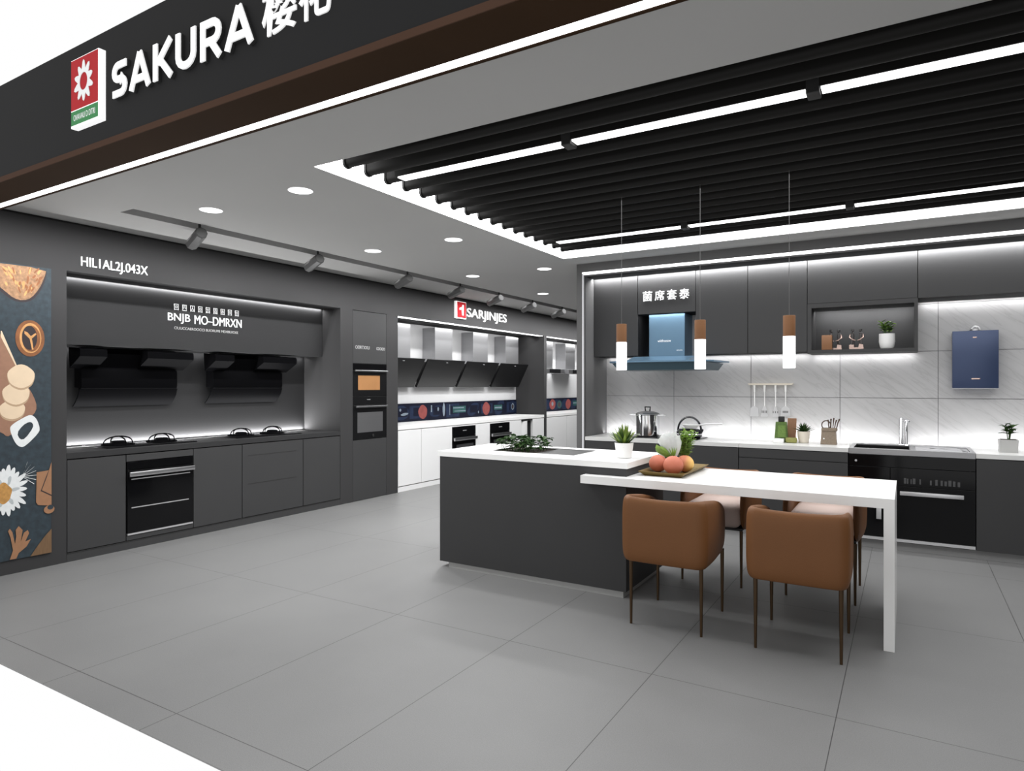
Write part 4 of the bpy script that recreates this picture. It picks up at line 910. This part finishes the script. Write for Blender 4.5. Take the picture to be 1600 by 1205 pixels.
leafy(p_h, (-0.145, 6.43, 1.755), 11, 0.112, 8, 0.046, 0.026, ['leaf_green', 'leaf_bright'], 0.1, 4, 0.45)
p_r = thing('potted_plant', 'dark leafy plant in square grey pot at far right worktop', 'plant', (0.675, 6.36, 0.8103))
mm = MB(); frus(mm, 0.618, 0.732, 6.305, 6.415, 0.8103, 0.910, 1.05)
obj('pot', mm, 'ceramic_grey', p_r, False)
obj('soil', MB().box(0.625, 0.725, 6.312, 6.408, 0.905, 0.9115), 'soil', p_r, False)
leafy(p_r, (0.678, 6.36, 0.908), 6, 0.112, 5, 0.066, 0.032, ['leaf_dark', 'leaf_green'], 0.06, 6, 0.3)

sk2 = thing('utensil_sack', 'beige cloth sack of dark utensils left of the sink', 'sack', (-0.59, 6.41, 0.8103))
m = MB(); frus(m, -0.655, -0.528, 6.37, 6.455, 0.8103, 0.950, 0.86); m.box(-0.648, -0.525, 6.368, 6.45, 0.925, 0.955, 0.008, 3)
obj('bag', m, 'sack', sk2)
obj('tag', MB().cyl((-0.627, 6.372, 0.862), (-0.627, 6.367, 0.862), 0.006, seg=10), 'ceramic_white', sk2)
tag(obj('ring_handle', MB().tube([(-0.612+0.036*math.cos(2*PI*k/24), 6.41, 0.980+0.038*math.sin(2*PI*k/24)) for k in range(24)], 0.005, 8, closed=True), 'utensil_brown', None), 'dark ring handle sticking up from the cloth sack', 'utensil')
for k in range(5):
    x0_ = -0.585+0.011*k; dx = -0.012+0.012*k
    labs = ['leftmost', 'second from left', 'middle', 'second from right', 'rightmost']
    tag(obj('wooden_utensil', MB().tube([(x0_, 6.395+0.010*(k % 3), 0.900), (x0_+dx*0.6, 6.395+0.010*(k % 3), 1.0), (x0_+dx, 6.395+0.01*(k % 3), 1.028+0.008*(k % 3))], [0.004, 0.0045, 0.007], 8), 'utensil_brown', None),
        'thin dark utensil in the cloth sack, %s of the bundle' % labs[k], 'utensil', 'utensils in the cloth sack')

# navy water heater
wh = thing('water_heater', 'navy blue flat water heater on the tiled wall', 'water heater', (0.478, 6.6, 1.307))
obj('case', MB().box(0.326, 0.632, 6.555, YB-0.0005, 1.310, 1.776, 0.008, 3), 'navy', wh)
obj('front_glass', MB().box(0.323, 0.634, 6.546, 6.556, 1.307, 1.779, 0.003), 'navy', wh)
obj('flue_cap', MB().lathe([(0.042, 0), (0.044, 0.006), (0.038, 0.026), (0.022, 0.042), (0.008, 0.050), (0, 0.051)], (0.484, 6.60, 1.776)), 'brushed_steel', wh)
obj('badge', MB().box(0.462, 0.490, 6.5440, 6.5465, 1.718, 1.728, 0.001), 'rose_gold', wh)
obj('display_slot', MB().box(0.453, 0.512, 6.5440, 6.5465, 1.379, 1.390, 0.001).box(0.458, 0.507, 6.5435, 6.5442, 1.382, 1.387), 'rose_gold', wh)
obj('edge_trim', MB().box(0.323, 0.634, 6.5455, 6.556, 1.303, 1.307), 'silver', wh, False)

# shelf figurines and box
def make_fig():
    t = thing('figurine', '', 'figurine', (0, 0, 0), 'dancing couple figurines on the open shelf')
    obj('base', MB().box(-0.056, 0.056, -0.03, 0.03, 0.0, 0.018, 0.002).box(-0.056, -0.018, -0.028, 0.028, 0.018, 0.042, 0.002).prism([(0.016, 0.018), (0.052, 0.018), (0.052, 0.042), (0.020, 0.048)], 'y', -0.025, 0.025), 'rose_gold', t, False)
    for s_, nm in ((-1, 'left_dancer'), (1, 'right_dancer')):
        x = s_*0.030; m = MB()
        m.tube([(x*0.5, 0.006, 0.018), (x*0.75, 0.005, 0.052), (x*0.9, 0, 0.088)], [0.007, 0.008, 0.012], 10)
        m.tube([(x*1.25, -0.008, 0.018), (x*1.25, -0.006, 0.052), (x, 0, 0.088)], [0.007, 0.008, 0.012], 10)
        m.tube([(x*0.95, 0, 0.080), (x, 0, 0.102), (x*1.12, 0, 0.128), (x*1.1, 0, 0.142), (x*1.0, 0, 0.150)], [0.013, 0.012, 0.018, 0.013, 0.006], 12)
        m.mi = 1
        m.tube([(x*1.55, 0, 0.134), (x*1.75, -0.01, 0.108), (x*0.9, -0.016, 0.086), (x*0.2, -0.014, 0.080)], [0.008, 0.007, 0.006, 0.004], 8)
        m.mi = 0; m.sphere((x*0.95, 0, 0.166), 0.012, 0.9, 1, 1.2, 14, 10); m.tube([(x, 0, 0.145), (x*0.97, 0, 0.158)], 0.005, 8)
        d_ = obj(nm, m, ['figure_dark', 'rose_gold'], t)
        obj('hair', MB().sphere((x*1.0, 0.003, 0.173), 0.0125, 1, 1, 0.9, 14, 8).sphere((x*1.28, 0.004, 0.170), 0.006), 'black_matte', d_)
    return t
f0 = make_fig(); f0.location = (-0.375, 6.43, 1.6423); f0['label'] = 'rose gold couple figurine standing nearest the shelf plant'
dup(f0, (-0.545, 6.44, 1.6423), 'rose gold couple figurine partly behind the brown box')
tag(obj('small_box', MB().box(-0.640, -0.560, YU-0.0, 6.385, 1.6425, 1.770, 0.002), 'pendant_brown', None), 'plain brown upright box on the open shelf', 'box')

# ------------------------------------------------------------------ island, table, chairs
isl = thing('kitchen_island', 'dark grey kitchen island with pale metal plinth', 'island', (-2.22, 4.23, 0.0))
obj('body', MB().box(-2.945, -1.496, 3.86, 4.585, 0.042, 0.810, 0.0015), 'laminate', isl, False)
obj('plinth', MB().box(-2.872, -1.520, 3.873, 4.55, 0.0, 0.042), 'plinth_metal', isl, False)
IX0, IX1, IY0, IY1 = -2.962, -1.488, 3.858, 4.592; hx0, hx1, hy0, hy1 = -2.640, -1.965, 4.085, 4.47
tag(obj('worktop', MB().box(IX0, IX1, IY0, hy0, 0.8105, 0.848).box(IX0, IX1, hy1, IY1, 0.8105, 0.848).box(IX0, hx0, hy0, hy1, 0.8105, 0.848).box(hx1, IX1, hy0, hy1, 0.8105, 0.848), 'white_stone', None, False), 'white worktop on the dark grey island', 'worktop')
tr = thing('planter_trough', 'black trough sunk into the white island worktop', 'planter', (-2.30, 4.28, 0.811))
obj('tray', MB().box(hx0+0.001, hx1-0.001, hy0+0.001, hy1-0.001, 0.8112, 0.822).box(hx0+0.001, hx0+0.006, hy0+0.001, hy1-0.001, 0.822, 0.8485).box(hx1-0.006, hx1-0.001, hy0+0.001, hy1-0.001, 0.822, 0.8485).box(hx0+0.006, hx1-0.006, hy0+0.001, hy0+0.006, 0.822, 0.8485).box(hx0+0.006, hx1-0.006, hy1-0.006, hy1-0.001, 0.822, 0.8485), 'black_matte', tr, False)
obj('cover_plate', MB().box(-2.27, hx1-0.007, hy0+0.007, hy1-0.007, 0.822, 0.846), 'black_matte', tr, False)
obj('soil', MB().box(hx0+0.007, -2.27, hy0+0.007, hy1-0.007, 0.822, 0.838), 'soil', tr, False)
hp = thing('herb_plant', 'low dark green herbs growing in the black trough', 'plant', (-2.46, 4.27, 0.838))
rnd = random.Random(11); hm = MB()
for i in range(60):
    x = rnd.uniform(-2.605, -2.345); y = rnd.uniform(4.12, 4.42); h_ = rnd.uniform(0.03, 0.10)
    hm.mi = 0; az = rnd.uniform(0, 6.28); tp = Vector((x+0.03*math.cos(az), y+0.03*math.sin(az), 0.838+h_)); hm.tube([(x, y, 0.836), tp], [0.002, 0.0015], 5)
    for k in range(4):
        a = az+k*1.7; e = rnd.uniform(-0.1, 0.8); hm.mi = 1 if rnd.random() < 0.3 else 0
        hm.blade(tp, (math.cos(a)*math.cos(e), math.sin(a)*math.cos(e), math.sin(e)), rnd.uniform(0.04, 0.065), 0.034, 0.5, n=4, tip=0.05, mid=0.45)
hm.mi = 0; hm.tube([(-2.385, 4.25, 0.838), (-2.385, 4.25, 0.955)], [0.002, 0.0012], 5)
for k in range(3): hm.blade((-2.50, 4.27, 0.90), (0.6, 0.3-0.3*k, 0.7), 0.07, 0.03, 0.3, n=4, tip=0.05)
obj('foliage', hm, ['leaf_dark', 'leaf_green'], hp, False)

tb_ = thing('dining_table', 'white slab dining table attached to the island', 'table', (-0.9, 4.16, 0.0))
tp_ = MB(); tp_.prism([(-1.770, 3.777), (-0.052, 3.777), (-0.052, 4.544), (-1.494, 4.544), (-1.494, 3.859), (-1.770, 3.859)], 'z', 0.713, 0.762)
obj('top', tp_, 'white_stone', tb_, False)
obj('leg_panel', MB().box(-0.100, -0.052, 3.777, 4.544, 0.0, 0.7128), 'white_stone', tb_, False)

def make_chair():
    t = thing('dining_chair', '', 'chair', (0, 0, 0), 'brown tub chairs around the white table')
    # shell: U-shaped plan; local back at y=0, front opens to +y (depth 0.56)
    def plan(off, n=7):
        pts = []; hw, dep, r = 0.238-off, 0.555, 0.062-off*0.6
        back = off
        pts.append((-(hw-0.016), dep)); pts.append((-(hw-0.010), dep*0.62)); pts.append((-hw, 0.26))
        for k in range(n+1):
            a = PI+PI/2*k/n; pts.append((-hw+r+r*math.cos(a), back+r+r*math.sin(a)))
        pts.append((0.0, back-0.004 if off == 0 else back-0.004))
        for k in range(n+1):
            a = 3*PI/2+PI/2*k/n; pts.append((hw-r+r*math.cos(a), back+r+r*math.sin(a)))
        pts.append((hw, 0.26)); pts.append((hw-0.010, dep*0.62)); pts.append((hw-0.016, dep))
        return pts
    T = 0.046
    outer, inner, mid = plan(0), plan(T), plan(T/2); low = plan(0.018)
    N_ = len(outer)
    def ztop(i):
        y = outer[i][1]
        z = 0.712-0.075*max(0, (y-0.16)/0.395)**1.2
        x = abs(outer[i][0])
        if y < 0.1: z += 0.010*min(1, max(0, (x-0.12)/0.08))
        return z
    rows = []
    for i in range(N_):
        zt = ztop(i)
        def P_(pl, z): return (pl[i][0], pl[i][1], z)
        rows.append([P_(inner, 0.372), P_(mid, 0.362), P_(low, 0.364), P_(outer, 0.388), P_(outer, 0.55), P_(outer, zt-0.022), P_(low, zt-0.005), P_(mid, zt), ((inner[i][0]+mid[i][0])/2, (inner[i][1]+mid[i][1])/2, zt-0.004), P_(inner, zt-0.022), P_(inner, 0.55), P_(inner, 0.48)])
    R_ = len(rows[0]); V = [v for r in rows for v in r]; F = []
    for i in range(N_-1):
        for j in range(R_): F.append((i*R_+j, i*R_+(j+1) % R_, (i+1)*R_+(j+1) % R_, (i+1)*R_+j))
    F.append(tuple(range(R_-1, -1, -1))); F.append(tuple((N_-1)*R_+j for j in range(R_)))
    mb = MB(); mb.poly(V, F); bmesh.ops.recalc_face_normals(mb.bm, faces=mb.bm.faces)
    sh = obj('shell', mb, 'leather', t, True, 80)
    md = sh.modifiers.new('round', 'SUBSURF'); md.levels = 1; md.render_levels = 2
    obj('seat', MB().box(-0.190, 0.190, 0.05, 0.560, 0.386, 0.530, 0.045, 5), 'seat_fabric', t)
    obj('underframe', MB().box(-0.20, 0.20, 0.05, 0.53, 0.370, 0.386, 0.004), 'black_matte', t)
    for x in (-0.195, 0.195):
        for y in (0.075, 0.535): obj('leg', MB().cyl((x, y, 0.372), (x*1.0, y, 0.0), 0.0115, 0.0072, 12), 'bronze', t)
    return t
c0 = make_chair(); c0.location = (-1.127, 3.412, 0); c0['label'] = 'brown tub chair with its back to us, beside the island'
dup(c0, (-0.463, 3.412, 0), 'brown tub chair with its back to us, beside the table leg')
dup(c0, (-1.127, 5.00, 0), 'brown tub chair across the table beside the island, facing us', PI)
dup(c0, (-0.463, 5.00, 0), 'brown tub chair across the table beside the white leg, facing us', PI)

# tray, fruits and greens
ty = MB()
ang = math.radians(4)
a4 = [(-1.420, 3.985), (-1.190, 3.985), (-1.190, 4.50), (-1.420, 4.50)]; b4 = [(-1.455, 3.955), (-1.158, 3.955), (-1.158, 4.535), (-1.455, 4.535)]
ins = [(-1.447, 3.963), (-1.166, 3.963), (-1.166, 4.527), (-1.447, 4.527)]; ina = [(-1.414, 3.991), (-1.196, 3.991), (-1.196, 4.494), (-1.414, 4.494)]
V = [(x, y, 0.7623) for x, y in a4]+[(x, y, 0.790) for x, y in b4]+[(x, y, 0.790) for x, y in ins]+[(x, y, 0.769) for x, y in ina]
F = [(3, 2, 1, 0)]+[(k, (k+1) % 4, 4+(k+1) % 4, 4+k) for k in range(4)]+[(4+k, 4+(k+1) % 4, 8+(k+1) % 4, 8+k) for k in range(4)]+[(8+k, 8+(k+1) % 4, 12+(k+1) % 4, 12+k) for k in range(4)]+[(12, 13, 14, 15)]
ty.poly(V, F)
tag(obj('serving_tray', ty, 'tray_gold', None, False), 'olive gold rectangular tray on the white table', 'tray')
def fruit(x, y, r, m_, lab):
    t = thing('fruit', lab, 'fruit', (x, y, 0.7692), 'round fruits on the tray')
    pr = [(0, 0.0)]+[(r*math.sin(PI*k/16)*(1+0.02*math.sin(PI*k/16)), r*0.96*(1-math.cos(PI*k/16))) for k in range(1, 15)]+[(r*0.16, r*1.90), (0.0, r*1.84)]
    obj('flesh', MB().lathe(pr, (x, y, 0.7692), 30), m_, t)
    obj('stem', MB().cyl((x, y, 0.7692+r*1.83), (x+0.002, y, 0.7692+r*1.98), 0.003, 0.002, 8), 'leaf_dark', t)
fruit(-1.385, 4.140, 0.0575, 'fruit', 'orange red round fruit, left of three on the tray')
fruit(-1.262, 4.066, 0.061, 'fruit', 'orange red round fruit, front middle on the tray')
fruit(-1.232, 4.215, 0.057, 'fruit_blush', 'round fruit with yellow side, rear right on the tray')
cb1 = thing('leafy_cabbage', 'pale leafy cabbage lying among the fruits', 'vegetable', (-1.31, 4.215, 0.7692))
m = MB(); rnd = random.Random(5)
def sheet(m, base, d, L_, w_, curl, ruff, seed):
    r_ = random.Random(seed); d = Vector(d).normalized(); s_ = d.cross(Vector((0, 0.6, 0.8))).normalized(); nn = s_.cross(d)
    rows = 8; cols = 8; V = []; F = []
    for i in range(rows+1):
        f = i/rows; wd = w_*(0.18+0.82*math.sin(min(1, f*1.25)*PI/2))*(1 if f < 0.85 else 0.86)
        for j in range(cols+1):
            g = j/cols*2-1
            p = Vector(base)+d*L_*f+s_*wd*g*0.5+nn*(curl*(g*g)*wd*0.5+curl*0.25*L_*f*f+ruff*f*abs(g)*math.sin(g*9+seed+f*5))
            V.append(tuple(p))
    for i in range(rows):
        for j in range(cols): F.append((i*(cols+1)+j, i*(cols+1)+j+1, (i+1)*(cols+1)+j+1, (i+1)*(cols+1)+j))
    t = bmesh.new(); VV = [t.verts.new(v) for v in V]
    for f in F: t.faces.new([VV[i] for i in f])
    bmesh.ops.solidify(t, geom=list(t.faces), thickness=0.002); m._merge(t)
bs = (-1.305, 4.21, 0.845)
for k, (dx, dz, L_, w_) in enumerate(((-0.72, 0.66, 0.165, 0.14), (-0.52, 0.80, 0.17, 0.15), (-0.30, 0.92, 0.17, 0.15), (-0.10, 1.0, 0.155, 0.12))):
    sheet(m, bs, (dx, 0.04-0.03*k, dz), L_, w_, 0.5-0.05*k, 0.008, k+1)
m.mi = 1
sheet(m, bs, (-0.9, 0.1, 0.26), 0.14, 0.09, 0.5, 0.008, 6); sheet(m, (-1.31, 4.21, 0.84), (-0.85, -0.05, 0.55), 0.11, 0.07, 0.4, 0.006, 7)
for k in range(9): m.blade(bs, (-0.75+0.13*k, -0.35, 0.35+0.06*k), 0.10, 0.012, 0.2, n=4, tip=0.1)
m.mi = 0; m.tube([(-1.310, 4.215, 0.770), (-1.307, 4.21, 0.85), (-1.315, 4.21, 0.92)], [0.013, 0.013, 0.006], 8)
obj('leaves', m, ['leaf_pale', 'leaf_bright'], cb1, True)
hb1 = thing('herb_bunch', 'bright green feathery herb bunch beside the pale cabbage', 'vegetable', (-1.268, 4.288, 0.7692))
m = MB(); rnd = random.Random(8)
for i in range(34):
    az = rnd.uniform(-1.6, 1.6); e = rnd.uniform(0.8, 1.5); b = Vector((-1.268+rnd.uniform(-0.008, 0.008), 4.288+rnd.uniform(-0.008, 0.008), 0.772))
    d = Vector((math.cos(az)*math.cos(e)*0.95, math.sin(az)*math.cos(e)*0.6, math.sin(e)+0.9)).normalized(); L_ = rnd.uniform(0.17, 0.27); tp = b+d*L_
    m.mi = 1; m.tube([b, b+d*L_*0.6, tp], [0.0028, 0.002, 0.001], 5)
    for k in range(11):
        m.mi = 2 if rnd.random() < 0.45 else 0
        q = b+d*L_*(0.45+0.056*k); a = k*2.1+i; m.blade(q, (math.cos(a)*0.9+d.x, math.sin(a)*0.9+d.y, 0.5), 0.040, 0.019, 0.2, n=3, tip=0.1)
obj('fronds', m, ['leaf_bright', 'stem', 'leaf_lime'], hb1, False)

# ------------------------------------------------------------------ pendants
def make_pendant():
    t = thing('pendant_lamp', '', 'pendant lamp', (0, 0, 0), 'slim pendants over the table')
    obj('cable', MB().cyl((0, 0, 1.738), (0, 0, 2.66), 0.0016, seg=6), 'cable_grey', t)
    obj('wooden_cap', MB().lathe([(0, 1.618), (0.0335, 1.618), (0.034, 1.619), (0.034, 1.737), (0.033, 1.738), (0, 1.738)], seg=32), 'pendant_brown', t)
    obj('shade', MB().lathe([(0, 1.432), (0.033, 1.432), (0.034, 1.433), (0.034, 1.617), (0, 1.617)], seg=32), 'light_soft', t)
    return t
g0 = make_pendant()
for k, (x, w_) in enumerate(((-1.625, 'left one, in front of the blue hood edge'), (-1.105, 'middle one, at the right of the blue hood'), (-0.588, 'right one, in front of the utensil rail'))):
    lab = 'slim cylinder pendant lamp with brown cap, '+w_
    if k == 0: g0.location = (x, 4.11, 0); g0['label'] = lab
    else: dup(g0, (x, 4.11, 0), lab)
